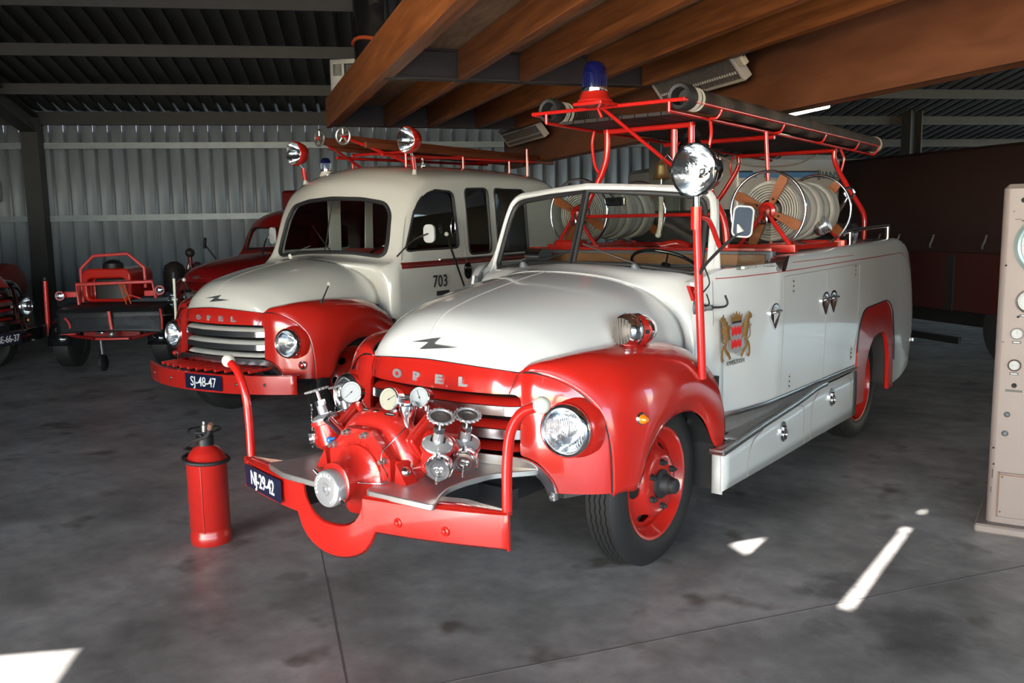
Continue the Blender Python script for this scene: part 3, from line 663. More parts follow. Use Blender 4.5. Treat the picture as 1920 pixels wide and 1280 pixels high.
for s in (1, -1):
    mb = MB(); G = side_grid(s); mb.solid(G, lambda p: Vector((-s*.02 if abs(p.x) > .65 else 0, -.02 if p.y > 4.27 else 0, 0)), WHITE)
    mb.build('body_side', TA, cut=[MB().prism(archo, s*.6, s*1.3, WHITE, PYZ)], sharp=45, label='cream bodywork side panel')
    a = MB(); a.prism([(y, max(z, .355)) for y, z in archo], s*.935, s*.968, RED, PYZ)
    A_ = a.build('rear_arch_panel', TA, cut=[MB().prism(archi, s*.6, s*1.3, RED, PYZ)], label='red panel around the rear wheel', bevel=.008)
    b = MB(); op = [(s*.974, y, z) for y, z in archo[1:-1]]; b.tube(op, .005, BLACK, 6); b.build('arch_piping', TA)
    b = MB(); b.box((s*.55, 2.72, .35), (s*.58, 3.66, 1.09), DARKM); b.box((s*.55, 2.70, 1.06), (s*.95, 3.66, 1.09), DARKM); b.box((s*.55, 2.70, .4), (s*.93, 2.73, 1.09), DARKM); b.box((s*.55, 3.55, .4), (s*.93, 3.62, 1.09), DARKM); b.build('rear_arch_liner', TA)
b = MB(); b.grid([[(-.92, 1.24, 1.44), (0, 1.24, 1.44), (.92, 1.24, 1.44)], [(-.925, 1.33, 1.495), (0, 1.33, 1.495), (.925, 1.33, 1.495)], [(-.925, 2.6, 1.528), (0, 2.6, 1.528), (.925, 2.6, 1.528)], [(-.925, 3.8, 1.548), (0, 3.8, 1.548), (.925, 3.8, 1.548)], [(-.905, 4.0, 1.465), (0, 4.0, 1.465), (.905, 4.0, 1.465)], [(-.90, 4.15, 1.28), (0, 4.15, 1.28), (.90, 4.15, 1.28)], [(-.89, 4.24, 1.03), (0, 4.26, 1.0), (.89, 4.24, 1.03)], [(-.86, 4.27, .90), (0, 4.31, .88), (.86, 4.27, .90)]], mat('dark_deck_top', (.10, .09, .085), .5, noise=.2), 1, 1)
b.build('rear_deck', TA, solidify=.015)
# bulkhead, cab floor, seats
b = MB(); b.box((-.92, 1.27, .5), (.92, 1.31, 1.470), WOODP); b.box((-.86, 1.255, 1.40), (.86, 1.275, 1.515), WOODP, None, .004); b.build('rear_bulkhead', TA, label='brown wooden seat bulkhead')
b = MB(); b.box((-.9, 1.276, 1.470), (.9, 1.33, 1.535), GREYP, None, .006); b.box((-.9, 1.26, 1.535), (.9, 1.40, 1.553), RED, None, .004); b.build('bulkhead_rail', TA, label='red rail along the bulkhead')
b = MB(); b.box((-.9, .62, .5), (.9, 2.69, .55), DARKM); b.box((-.54, 2.69, .5), (.54, 4.1, .55), DARKM); b.box((-.35, -.55, .38), (-.25, 4.0, .52), DARKM); b.box((.25, -.55, .38), (.35, 4.0, .52), DARKM); b.box((-.62, -.06, .36), (.62, .06, .46), DARKM); b.box((-.5, 3.15, .32), (.5, 3.27, .44), DARKM); b.build('chassis', TA)
b = MB(); b.box((-.85, .95, .9), (.85, 1.25, 1.02), SEAT, None, .03); b.box((-.85, 1.2, 1.0), (.85, 1.265, 1.34), SEAT, None, .02); b.build('front_seat', TA)
b = MB(); b.box((-.80, 2.45, 1.50), (.42, 2.95, 1.80), SEAT, None, .08); b.build('covered_locker', TA, label='black covered locker behind the cab')
b = MB(); b.box((-.76, .62, 1.20), (.76, .66, 1.40), BLACK); b.build('dashboard', TA)
# steering wheel
b = MB(); M = fr((.42, .86, 1.46), (0, .55, 1)); b.torus(M, .205, .011, BLACKP, 48, 10); b.cyl(M @ Vector((0, 0, -.03)), M @ Vector((0, 0, .01)), .03, BLACKP)
for k in range(3): a = 2*pi*k/3+.5; b.tube([M @ Vector((0, 0, -.01)), M @ Vector((.2*cos(a), .2*sin(a), 0))], .006, CHROME, 8)
b.cyl(M @ Vector((0, 0, -.02)), M @ Vector((0, 0, -.5)), .018, BLACKP); b.build('steering_wheel', TA)
# windscreen: two flat panes meeting in a vee
def ws(x, z): # point on the screen surface
    t = (z-1.45)/.45; y0 = .475+.20*(abs(x)/.70); return Vector((x, y0+t*.175+.02*abs(x), z))
def wloop(s):
    pts = [(.012, 1.492), (.35, 1.478), (.69, 1.435), (.725, 1.46), (.70, 1.75), (.672, 1.835), (.60, 1.862), (.35, 1.885), (.012, 1.903)]
    pts = roundpoly(pts, [0, .05, .05, .02, .1, .04, .05, .05, 0], 3); return [ws(s*x, z) for x, z in pts]
b = MB()
for s in (1, -1): b.sweep(wloop(s), [(.017*cos(a)*1.0, .014*sin(a)) for a in [2*pi*i/10 for i in range(10)]], RUBBER, True)
b.build('windscreen_rubber', TA, label='black windscreen seal with centre bar')
for s in (1, -1):
    b = MB(); L = wloop(s); b.add(L+[p+Vector((0, .005, 0)) for p in L], [tuple(range(len(L))), tuple(range(len(L), 2*len(L)))[::-1]], GLASS, False); b.build('windscreen_pane', TA)
b = MB()
po = [(.745, 1.40), (.772, 1.46), (.742, 1.76), (.715, 1.86), (.65, 1.895), (.35, 1.915), (.0, 1.932)]
po = roundpoly([(.0, 1.2)]+po+[(-.2, 1.93)], [0, .05, .05, .1, .08, .06, .1, 0, 0], 3)[1:-1]
full = [ws(x, z) for x, z in po]; full = full+[Vector((-p.x, p.y, p.z)) for p in full[::-1]]
b.sweep(full, rrect(.032, .042, .012, 3), WHITE, False); b.build('windscreen_frame', TA)
for s in (1, -1):
    b = MB(); b.grid([[(s*.73, .60, 1.40), (s*.80, .64, 1.36), (s*.86, .69, 1.42)], [(s*.755, .70, 1.47), (s*.80, .72, 1.47), (s*.825, .735, 1.47)], [(s*.745, .78, 1.66), (s*.765, .80, 1.66), (s*.78, .81, 1.66)], [(s*.72, .85, 1.84), (s*.735, .86, 1.84), (s*.745, .87, 1.84)]], WHITE, 3, 3, flip=(s < 0)); b.build('windscreen_pillar', TA, solidify=.012)
b = MB(); b.box((.10, .70, 1.815), (.235, .72, 1.865), BLACKP, None, .012); b.tube([(.16, .70, 1.86), (.15, .67, 1.885)], .005, BLACK); b.build('rear_view_mirror', TA)
# wipers
for s, bx in ((1, .385), (-1, -.42)):
    p = ws(bx, 1.45); b = MB(); b.lathe([(.030, -.02), (.028, 0), (.016, .02), (.012, .028)], fr((bx, p.y-.03, 1.462), (0, -.5, 1)), GREYP, 16)
    tip = ws(bx-.33*s if s > 0 else bx+.33, 1.60 if s > 0 else 1.53)+Vector((0, -.02, 0))
    root_ = Vector((bx, p.y-.04, 1.492)); b.tube([root_, (root_*.5+tip*.5)+Vector((0, -.008, 0)), tip], .0045, CHROME if s > 0 else BLACK, 8, sub=4)
    if s < 0: b.tube([tip+Vector((-.16, 0, -.03)), tip+Vector((.10, 0, .03))], .006, BLACK, 8)
    b.build('wiper', TA)
# door side window, door details
b = MB(); b.prism(roundpoly([(.76, 1.45), (1.22, 1.44), (1.22, 1.80), (.84, 1.82)], [.01, .01, .04, .02], 3), .905, .909, GLASS, PYZ); b.build('side_window', TA)
b = MB(); b.box((.925, .78, 1.455), (.945, 1.22, 1.470), WHITE); 
for y in (.82, .93, 1.04, 1.15): b.ball((.946, y, 1.462), .005, STEEL, 8)
b.build('window_channel', TA)
b = MB(); b.prism(roundpoly([(1.205, 1.42), (1.27, 1.42), (1.33, 1.512), (1.285, 1.510), (1.235, 1.48)], .02, 3), .90, .985, ALU, PYZ); b.build('door_corner_plate', TA)
def seam(root, pts, r=.0022, m=SEAMM, name='panel_seam'):
    b = MB(); b.tube(pts, r, m, 6, sub=4 if len(pts) > 2 else 0); return b.build(name, root)
def sx(y, z):  # outer surface of the side at y, z
    cs = side_cols(); tab = [(c_[1], c_[0]) for c_ in cs[:24]]; zb = .64; zt = interp([(c_[1], c_[3]) for c_ in cs[:24]], y); t = (z-zb)/(zt-.045-zb); t = min(1, max(0, t))
    return interp(tab, y)-.022*(1-t)**2-.012*max(0, (t-.6)/.4)**2+.001
seam(TA, [(sx(y, 1.405+.008*y)+.003, y, 1.405+.008*y) for y in (.62, .75, .9, 1.2, 1.6, 2.0, 2.4, 2.8, 3.2, 3.6)]+[(.965, 3.78, 1.43), (.962, 3.88, 1.39), (.955, 3.97, 1.28), (.955, 4.04, 1.0), (.953, 4.07, .7)], .0028, PINS, 'red_pinstripe')
seam(TA, [(sx(y, 1.46), y, 1.462) for y in (1.45, 1.8, 2.2, 2.56)], .0022, PINS, 'red_pinstripe')
for y in (1.30, 2.03, 2.70): seam(TA, [(sx(y, z), y, z) for z in (.66, .9, 1.1, 1.3, 1.385)])
seam(TA, [(sx(y, 1.385), y, 1.385+.008*(y-1.3)) for y in (1.32, 1.7, 2.1, 2.66)], .0018)
seam(TA, [(sx(.60, z), .60, z) for z in (.66, .9, 1.1, 1.3, 1.40)])
for y, z in ((1.44, 1.32), (1.44, .735), (2.60, 1.355), (2.60, .765)):
    b = MB(); b.grid([[(sx(yy, zz)+.0012, yy, zz) for yy in (y-.02, y, y+.02)] for zz in (z-.05, z-.025, z, z+.025, z+.05)], CREAM, 1, 1)
    for dz in (-.03, 0, .03): b.ball((sx(y, z)+.002, y, z+dz), .006, DARKM, 8)
    b.build('hinge', TA)
def escutcheon(root, y, z, x, name='door_handle', s=1):
    b = MB(); pg = [(y+.070*cos(a)*(1 if sin(a) > -.2 else (1+ (sin(a)+.2)*.75)), z+(.058 if sin(a) > 0 else .098)*sin(a)) for a in [2*pi*i/28 for i in range(28)]]
    pi_ = [((p[0]-y)*.84+y, (p[1]-z)*.86+z) for p in pg]; n = len(pg)
    v = [(x-.01*s, *p) for p in pg]+[(x+.010*s, *p) for p in pg]+[(x+.012*s, *p) for p in pi_]+[(x+.002*s, (p[0]-y)*.6+y, (p[1]-z)*.6+z-.005) for p in pg]
    f = [(r*n+i, r*n+(i+1) % n, (r+1)*n+(i+1) % n, (r+1)*n+i) for r in range(3) for i in range(n)]+[tuple(range(3*n, 4*n))]
    b.add(v, f, CHROME, True); b.tube([(x+.012*s, y-.048, z+.005), (x+.030*s, y-.03, z+.012), (x+.036*s, y+.01, z+.014), (x+.022*s, y+.062, z+.008)], .0085, CHROME, 10, sub=4)
    return b.build(name, root, label='chrome recessed door handle', sharp=60, fixn=True)
escutcheon(TA, 1.175, 1.18, .958); escutcheon(TA, 1.985, 1.19, .972, 'locker_handle'); escutcheon(TA, 2.135, 1.19, .972, 'locker_handle')
# coat of arms transfer
M = Matrix(((0, 0, 1, .931), (1, 0, 0, .715), (0, 1, 0, 1.085), (0, 0, 0, 1))) @ Matrix.Rotation(radians(-5.0), 4, 'Y')
def arms():
    b = MB(); sh = [(-.062, .075), (.062, .075), (.062, -.045), (.04, -.075), (0, -.092), (-.04, -.075), (-.062, -.045)]
    b.prism(sh, 0, .003, GREYT, M)
    for z0, z1 in ((.02, .062), (-.05, -.010)):
        pg = [(-.055, z0), (.055, z0), (.055, z1), (-.055, z1)]; b.prism(pg, .003, .004, REDX, M)
        for k in range(3):
            x = -.037+.037*k; b.prism([(x-.009, z0-.008), (x+.004, z0-.008), (x+.004, z0+.006), (x-.009, z0+.006)], .003, .004, REDX, M); b.prism([(x-.004, z1-.008), (x+.004, z1-.008), (x+.004, z1), (x-.004, z1)], .004, .005, GREYT, M)
    cr = [(-.052, .088), (.052, .088), (.062, .125), (.036, .112), (.032, .138), (.016, .115), (0, .146), (-.016, .115), (-.032, .138), (-.036, .112), (-.062, .125)]
    b.prism(cr, 0, .004, GOLD, M); b.prism([(-.05, .080), (.05, .080), (.05, .092), (-.05, .092)], 0, .005, INK, M)
    def limb(p, r, m=GOLD): 
        pp = [M @ Vector((x, z, .001)) for x, z in p]; b.sweep(crp(pp, 4), [(r*cos(a), .3*r*sin(a)) for a in [2*pi*i/8 for i in range(8)]], m, False, up=tuple(M.to_3x3() @ Vector((0, 0, 1))))
    for s in (1, -1):
        limb([(s*.105, .03), (s*.118, .075), (s*.135, .108)], .020); limb([(s*.125, .10), (s*.15, .115), (s*.165, .10)], .013)
        limb([(s*.135, .12), (s*.14, .135)], .007); limb([(s*.095, -.005), (s*.10, .02), (s*.108, .055), (s*.12, .085)], .027); limb([(s*.112, .03), (s*.13, .05), (s*.135, .08)], .014); limb([(s*.10, .04), (s*.075, .065), (s*.06, .055)], .009); limb([(s*.10, .01), (s*.075, .01), (s*.06, -.005)], .009)
        limb([(s*.10, .0), (s*.115, -.045), (s*.10, -.07), (s*.08, -.085)], .012); limb([(s*.08, -.085), (s*.06, -.11)], .011)
        limb([(s*.105, -.02), (s*.14, -.05), (s*.15, -.10), (s*.135, -.115)], .011); limb([(s*.12, -.02), (s*.155, .0), (s*.15, .045), (s*.165, .06)], .005)
    return b
arms().build('coat_of_arms', TA, label='painted coat of arms: crowned red and grey shield between two gold animals')
b = MB(); b.text('AMMERZODEN', M @ Matrix.Translation((.0, -.135, .001)), .036, INK, .0006, sx=.80); b.build('door_lettering', TA, label='small dark place name lettering')
# running board, valance, lockers
b = MB()
tp = [(.80, .42), (.80, 1.2), (.97, 1.45), (.975, 2.70)]; ot = [(1.10, .42), (1.10, .60), (1.065, 1.2), (1.0, 1.72), (.985, 1.9)]
N = 24; G = []
for i in range(N+1):
    t = i/N; y = .42+(2.70-.42)*t; xi = interp([(.42, .78), (.6, .84), (.8, .90), (1.1, .94), (2.7, .950)], y); xo = interp([(.42, 1.004), (1.2, .998), (1.6, .992), (1.85, .985), (2.7, .982)], y); G.append((y, xi, xo, interp([(.42, .515), (1.0, .565), (1.5, .60), (1.9, .635), (2.7, .64)], y)))
G2 = [g for g in G if g[0] > .53]; b.grid([[(xi-.004, y, .655) for y, xi, xo, z in G2], [(xi, y, z+.012) for y, xi, xo, z in G2], [(xi+.012, y, z) for y, xi, xo, z in G2], [(xo, y, z) for y, xi, xo, z in G2]], TREAD, 1, 1, flip=False); b.grid([[(.945, y, z) for y, xi, xo, z in G[:3]], [(xo, y, z) for y, xi, xo, z in G[:3]]], TREAD, 1, 1, flip=False)
b.build('running_board', TA, label='ribbed aluminium running board', solidify=.01)
b = MB(); b.sweep([(xo+.002, y, z-.002) for y, xi, xo, z in G[:18]], rrect(.018, .034, .005, 2), ALU); b.sweep([(xi+.008, y, .652) for y, xi, xo, z in G], rrect(.012, .030, .004, 2), ALU)
b.sweep([(.93, .415, .514), (1.004, .415, .514)], rrect(.018, .034, .005, 2), ALU); b.build('running_board_trim', TA, label='polished edge strips of the running board')
b = MB(); ro = [(xo-.006, y, z-.015) for y, xi, xo, z in G]; lo = [(xo-.006, y, .30) for y, xi, xo, z in G]
b.grid([lo, [((a_[0]+c_[0])/2+.004, a_[1], (a_[2]+c_[2])/2) for a_, c_ in zip(ro, lo)], ro], WHITE, 1, 2, flip=False)
b.grid([[(.94, .42, .285), (.97, .42, .285), (.998, .42, .285)], [(.94, .42, .50), (.97, .42, .50), (.998, .42, .50)]], WHITE, 1, 1, flip=False)
b.build('sill_panel', TA, solidify=.012, label='cream locker panel under the running board')
xo_ = lambda y: interp([(g[0], g[2]) for g in G], y)+.001
seam(TA, [(xo_(.74), .74, .305), (xo_(.75), .75, .42), (xo_(.82), .82, .50), (xo_(.95), .95, .535)]); seam(TA, [(xo_(1.62), 1.62, .31), (xo_(1.61), 1.61, .52), (xo_(1.58), 1.58, .56), (xo_(1.52), 1.52, .575)]); seam(TA, [(xo_(1.75), 1.75, .31), (xo_(1.76), 1.76, .50), (xo_(1.82), 1.82, .57), (xo_(1.9), 1.9, .60)])
seam(TA, [(xo_(2.56), 2.56, .42), (xo_(2.55), 2.55, .57), (xo_(2.5), 2.5, .60)])
for y, z in ((1.255, .455), (2.14, .515)):
    b = MB(); x = xo_(y)+.001; pg = [(y+.045*cos(a), z+(.055+.015*(sin(a) > 0))*sin(a)) for a in [2*pi*i/20 for i in range(20)]]; b.prism(pg, x-.004, x+.005, ALU, PYZ, True)
    b.torus(fr((x+.012, y, z-.01), (1, 0, 0)), .028, .007, CHROME, 24, 8); b.box((x, y-.02, z+.02), (x+.015, y+.02, z+.04), CHROME, None, .003); b.build('locker_catch', TA, label='chrome locker catch')
b = MB(); b.cyl((.80, 2.20, .26), (.80, 2.62, .26), .035, STEEL); b.build('exhaust_pipe', TA)
# grab rail on the tail
b = MB(); 
b.tube([(.90, 2.50, 1.60), (.90, 2.60, 1.625), (.90, 3.0, 1.64), (.90, 3.62, 1.655)], .013, CHROME, 12, sub=3)
for y, zt in ((2.68, 1.63), (3.6, 1.655)): b.cyl((.90, y, 1.535), (.90, y, zt), .017, CHROME)
b.build('grab_rail', TA, label='chrome grab rail')
b = MB(); b.box((.935, 4.255, .655), (.965, 4.285, .69), CHROME, None, .006); b.build('rear_lamp', TA)
# wheels
make_wheel(TA, .845, .02, 1, RED); make_wheel(TA, -.845, .02, -1, RED)
make_wheel(TA, .835, 3.25, 1, RED, dual=True); make_wheel(TA, -.835, 3.25, -1, RED, dual=True)
make_wheel(TA, .60, 3.25, 1, RED, sub=False); make_wheel(TA, -.60, 3.25, -1, RED, sub=False)
# indicators
for s in (1, -1):
    b = MB(); M = fr((s*.934, -.318, .825), (1*s, -.25, 0)); b.lathe([(.030, -.01), (.032, .006), (.024, .014)], M, CHROME, 24); b.lathe([(.023, .010), (.02, .03), (.010, .045), (.0001, .047)], M, AMBER, 24); b.build('indicator_lamp', TA, label='amber indicator on the wing')

# ---------------------------------------------------------------- bumper of truck A with the cut-out for the pump intake
def bY(x): return -1.375+.165*(abs(x)/.86)**1.8
bz = lambda x: .022*x          # the bumper sits very slightly out of level
N = 60; rows_o = []; xs = [-.86+1.72*i/N for i in range(N+1)]
def lower(x): 
    a = abs(x+.0)
    if a < .245: return .43-.150*sqrt(max(0, 1-(a/.245)**2))
    return .43
def upper(x):
    a = abs(x-.0)
    if a < .195: return .585-.148*sqrt(max(0, 1-(a/.195)**2.6))
    return .585
xs = sorted(set([round(v, 4) for v in xs]+[-.235, -.215, -.195, -.193, -.188, -.18, .18, .188, .193, .195, -.214, -.21, .275, .272, .265]))
prof = []
for x in xs:
    y = bY(x); zl, zu = lower(x)+bz(x), upper(x)+bz(x); prof.append([(x, y+.012, zl), (x, y, zl+.012), (x, y-.002, (zl+zu)/2), (x, y, zu-.010), (x, y+.010, zu)])
b = MB(); b.grid([list(c) for c in zip(*prof)], RED, 1, 1)
BU = b.build('front_bumper', TA, solidify=.008, fixn=True)
for sgn in (1, -1):
    b = MB(); xx = [x for x in xs if (x > .194 if sgn > 0 else x < -.194)]
    b.grid([[(x, bY(x)+.008, .585+bz(x)) for x in xx], [(x, bY(x)+(.14 if abs(x) < .60 else .14-.42*(abs(x)-.60)), .585+bz(x)) for x in xx]], RED, 1, 1)
    xe = .86*sgn; b.box((xe-.003, bY(.86), .43+bz(xe)), (xe+.003, bY(.86)+.012, .585+bz(xe)), RED); b.build('bumper_top_flange', TA, solidify=.008)
for x, z in ((-.43, .50), (.38, .505), (.60, .50), (.19, .50), (-.62, .5)):
    if x in (.19, -.62): continue
    b = MB(); b.lathe([(.022, -.002), (.02, .004), (.012, .006), (.011, .014), (.0001, .016)], fr((x, bY(x)-.001, z), (0, -1, 0)), RED, 20); b.build('bumper_bolt', TA)
ang = atan2(bY(-.40)-bY(-.78), .38)
M = fr((-.585, bY(-.585)-.014, .500), (sin(ang), -cos(ang), 0), (cos(ang), sin(ang), .022))
plate(TA, 'NJ-29-42', M, .445, .112)
for s, top, mid in ((1, (1.006, -1.174, 1.045), [(.838, -1.185, .59), (.842, -1.185, .78), (.862, -1.185, .92), (.915, -1.18, 1.005)]), (-1, (-1.006, -1.174, 1.045), [(-.838, -1.185, .57), (-.842, -1.185, .76), (-.862, -1.185, .90), (-.925, -1.18, 1.0)])):
    b = MB(); b.tube(mid+[top], .021, REDT, 14, sub=5); B_ = b.build('marker_rod', TA, label='curved red marker rod')
    q = MB(); q.ball(top, .034, PVC, 20); q.build('rod_knob', B_, label='ivory ball on top of the marker rod')
# treadplates
def tplate(poly, z, name):
    b = MB(); P_ = roundpoly(poly, .03, 3); b.prism(P_, z-.028, z, TREAD); o = b.build(name, TA, bevel=.004, label='chequered aluminium step plate'); return o
tplate([(.19, -1.345), (.575, -1.325), (.50, -1.21), (.455, -1.11), (.45, -1.0), (.475, -.84), (.57, -.725), (.615, -.66), (.16, -.64), (.06, -.90), (.12, -1.12)], .613, 'step_plate')
tplate([(-.07, -1.36), (-.36, -1.355), (-.56, -1.29), (-.53, -1.20), (-.50, -1.10), (-.52, -.95), (-.60, -.80), (-.62, -.66), (-.2, -.64), (-.13, -1.0)], .60, 'step_plate')
b = MB(); b.box((.30, -1.30, .43), (.36, -.5, .57), DARKM); b.build('bumper_bracket', TA); b = MB(); b.box((-.36, -1.30, .43), (-.30, -.5, .57), DARKM); b.build('bumper_bracket', TA); b = MB(); b.box((.36, -.8, .45), (.56, -.76, .54), DARKM); b.build('bumper_bracket', TA)

# ---------------------------------------------------------------- front pump
CAPTXT = ('BRANDWEERA', 'N331', 'LAMMERZEHL')
b = MB(); YM = lambda x, y, z, d=(0, -1, 0): fr((x, y, z), d)
Z0 = .625
b.lathe([(.245, -.30), (.25, -.26), (.25, -.16), (.235, -.12), (.20, -.10)], YM(0, -1.0, Z0), REDC, 48)       # rear casing disc
b.torus(YM(0, -1.07, Z0+.01), .195, .068, REDC, 56, 16)                                                      # volute
b.lathe([(.20, .02), (.205, .05), (.20, .10), (.19, .115)], YM(0, -1.05, Z0), REDC, 48)
b.prism([(.215*cos(2*pi*i/8+.4)*(1.0), .215*sin(2*pi*i/8+.4)) for i in range(8)], .115, .15, REDC, YM(0, -1.05, Z0))   # scalloped front flange
b.lathe([(.150, .145), (.146, .162), (.118, .172), (.100, .19), (.088, .22), (.086, .25), (.094, .27), (.094, .295), (.086, .30)], YM(0, -1.05, Z0-.018), REDC, 40)
# side trunks to the valves
for s in (1, -1):
    yv = -1.03 if s > 0 else -.98
    b.cyl((s*.12, -1.02, Z0+.14), (s*.25, yv, Z0+.15), .062, REDC, seg=28)
    b.box((-.012, -.085, -.085), (.012, .085, .085), REDC, Matrix.Translation((s*.245, yv, Z0+.15)) @ Matrix.Rotation(radians(35), 4, 'X'), .012)
    b.box((-.012, -.085, -.085), (.012, .085, .085), REDC, Matrix.Translation((s*.272, yv, Z0+.15)) @ Matrix.Rotation(radians(35), 4, 'X'), .012)
    b.tube([(s*.27, yv, Z0+.15), (s*.34, yv, Z0+.145), (s*.40, yv-.02, Z0+.13), (s*.43, -1.08, Z0+.12)], .058, REDC, 24, sub=5)
    b.tube([(s*.34, yv, Z0+.145), (s*.40, yv+.05, Z0+.13), (s*.43, -.94, Z0+.12)], .055, REDC, 24, sub=5)
# feet and rear bearing housing
for s in (1, -1): b.box((s*.15, -1.17, .60), (s*.24, -1.05, .70), REDC, None, .012); b.prism([(s*.22, .605), (s*.30, .605), (s*.235, .70)], -1.20, -1.13, REDC, PX)
b.lathe([(.11, .0), (.12, .08), (.10, .2), (.07, .3)], YM(0, -.72, Z0-.02), REDC, 32)
b.cyl((.24, -1.10, .66), (.33, -1.02, .68), .017, REDC)
PU = b.build('front_pump', TA, label='red cast fire pump mounted ahead of the grille', sharp=35)
for k, (x, z) in enumerate([(.19*cos(a), .19*sin(a)) for a in [radians(v) for v in (72, 108, 145, 180, 25, -20, -60, 225)]]):
    b = MB(); p = Vector((x, -1.198, Z0+z)); b.cyl(p, p+Vector((0, -.024, 0)), .016, STEEL, seg=6); b.cyl(p, p+Vector((0, -.044, 0)), .010, STEEL, seg=12); b.build('casing_bolt', PU)
# intake cap
b = MB(); M = YM(0, -1.345, .595)
b.lathe([(.072, -.02), (.080, -.005), (.083, .0), (.083, .045), (.079, .052), (.070, .054), (.03, .054), (.026, .060), (.014, .060), (.012, .048), (.0001, .048)], M, BADGE, 48)
for a in (55, -118): q = radians(a); b.cyl(M @ Vector((.06*cos(q), .06*sin(q), .03)), M @ Vector((.115*cos(q), .115*sin(q), .035)), .010, CHROME)
def ring_text(q, txt, R, a0, da, size, M, m):
    for i, ch in enumerate(txt):
        a = a0-da*i; q.text(ch, M @ Matrix.Translation((R*cos(a), R*sin(a), 0)) @ Matrix.Rotation(a-pi/2, 4, 'Z'), size, m, .0012)
Mc = fr((0, -1.3995, .595), (0, -1, 0), (1, 0, 0))
ring_text(b, CAPTXT[0], .062, radians(200), radians(15.5), .022, Mc, LETTER)
ring_text(b, CAPTXT[1], .062, radians(-22), radians(13), .016, Mc, LETTER)
b.build('intake_cap', PU, label='round steel intake cap with raised lettering')
# casing lettering and maker's plates
b = MB(); Mt = fr((0, -1.202, Z0), (0, -1, 0), (1, 0, 0)); ring_text(b, CAPTXT[2], .135, radians(128), radians(8.5), .030, Mt, REDC); b.build('cast_lettering', PU, label='raised letters on the pump cover')
b = MB()
for x, w_ in ((-.06, .035), (.10, .06)): Mq = fr((x, -1.095, Z0+.262-.05*abs(x)), (0, -.35, 1), (1, 0, 0)); b.box((-w_/2, -.008, 0), (w_/2, .008, .004), BLACK, Mq); b.box((-w_/2+.006, -.002, .004), (w_/2-.006, .001, .0045), LETTER, Mq)
b.build('maker_plate', PU, label='small black maker plates')
# valves with handwheels and capped outlets
def valve(base, axis, capc, capd, wheelr=.056, chain=True):
    base = Vector(base); ax = Vector(axis).normalized()
    v = MB(); 
    v.lathe([(.060, -.11), (.062, -.05), (.060, -.012), (.072, -.008), (.072, .010), (.058, .014)], fr(base, ax), REDC, 28)
    v.tube([base-ax*.07, base-ax*.06+(Vector(capc)-base)*.45, Vector(capc)-Vector(capd).normalized()*.03], .054, REDC, 24, sub=4)
    V = v.build('outlet_valve', PU, label='red valve body with chrome bonnet and handwheel')
    q = MB(); q.lathe([(.068, .010), (.066, .020), (.045, .034), (.024, .040), (.022, .085), (.017, .090), (.017, .096)], fr(base, ax), BADGE, 24)
    q.lathe([(.026, .082), (.026, .106)], fr(base, ax), CHROME, 6); q.lathe([(.037, .026), (.037, .040)], fr(base, ax), CHROME, 6)
    q.lathe([(.008, .1), (.008, .16)], fr(base, ax), CHROME, 12)
    h = q
    M = fr(base+ax*.158, ax); h.torus(M, wheelr-.006, .0065, BADGE, 60, 8)
    # scalloped rim
    for k in range(18): a = 2*pi*k/18; h.ball(M @ Vector(((wheelr)*cos(a), (wheelr)*sin(a), 0)), .0062, BADGE, 8)
    h.lathe([(.0001, .008), (.012, .007), (.02, .002), (.035, .0), (.044, .001), (.044, -.003), (.02, -.004), (.0001, -.004)], M, STEEL, 24)
    h.build('handwheel', PU, label='chrome handwheel with a scalloped rim on its spindle')
    c_ = MB(); M = fr(capc, capd) @ Matrix.Scale(.86, 4)
    c_.lathe([(.050, -.035), (.060, -.03), (.064, -.02), (.064, -.008), (.058, -.005), (.060, .000), (.063, .003), (.063, .024), (.057, .030), (.040, .030), (.036, .024), (.0001, .022)], M, ALU, 36)
    for k in range(6): a = 2*pi*k/6; c_.box((-.006, -.011, -.024), (.006, .011, .026), ALU, M @ Matrix.Rotation(a, 4, 'Z') @ Matrix.Translation((.062, 0, 0)), .003)
    c_.torus(M @ Matrix.Translation((0, .006, .026)) , .014, .0045, ALU, 20, 8); c_.torus(M @ Matrix.Translation((0, -.014, .026)), .009, .004, ALU, 16, 8)
    c_.build('outlet_cap', PU, label='aluminium coupling cap')
    if chain:
        a0 = base+ax*.085+Vector(capd).normalized()*.03+Vector((.018 if capc[0] > 0 else -.018, -.012, 0)); a1 = Vector(capc)+Vector(capd).normalized()*.035+Vector((.0, -.01, -.045)); ch = MB()
        L = 15
        for i in range(L):
            t = i/(L-1); p = a0.lerp(a1, t)+Vector((0, 0, -.02*sin(pi*t))); ch.torus(Matrix.Translation(p) @ Matrix.Rotation(i*1.2, 4, 'Z') @ Matrix.Rotation(pi/2, 4, 'X') @ Matrix.Diagonal((.7, 1.3, 1, 1)), .0052, .0013, STEEL, 10, 5)
        ch.build('cap_chain', PU, label='small steel chain')
valve((.408, -1.12, .785), (.36, -.20, .92), (.478, -1.185, .722), (.45, -.80, -.25))
valve((.430, -.97, .765), (.32, -.20, .92), (.498, -1.045, .722), (.45, -.80, -.25))
valve((-.385, -1.065, .785), (-.27, -.08, .95), (-.485, -1.03, .69), (-.95, -.25, -.2))
valve((-.38, -.925, .785), (-.25, -.06, .95), (-.49, -.90, .69), (-.95, -.1, -.2))
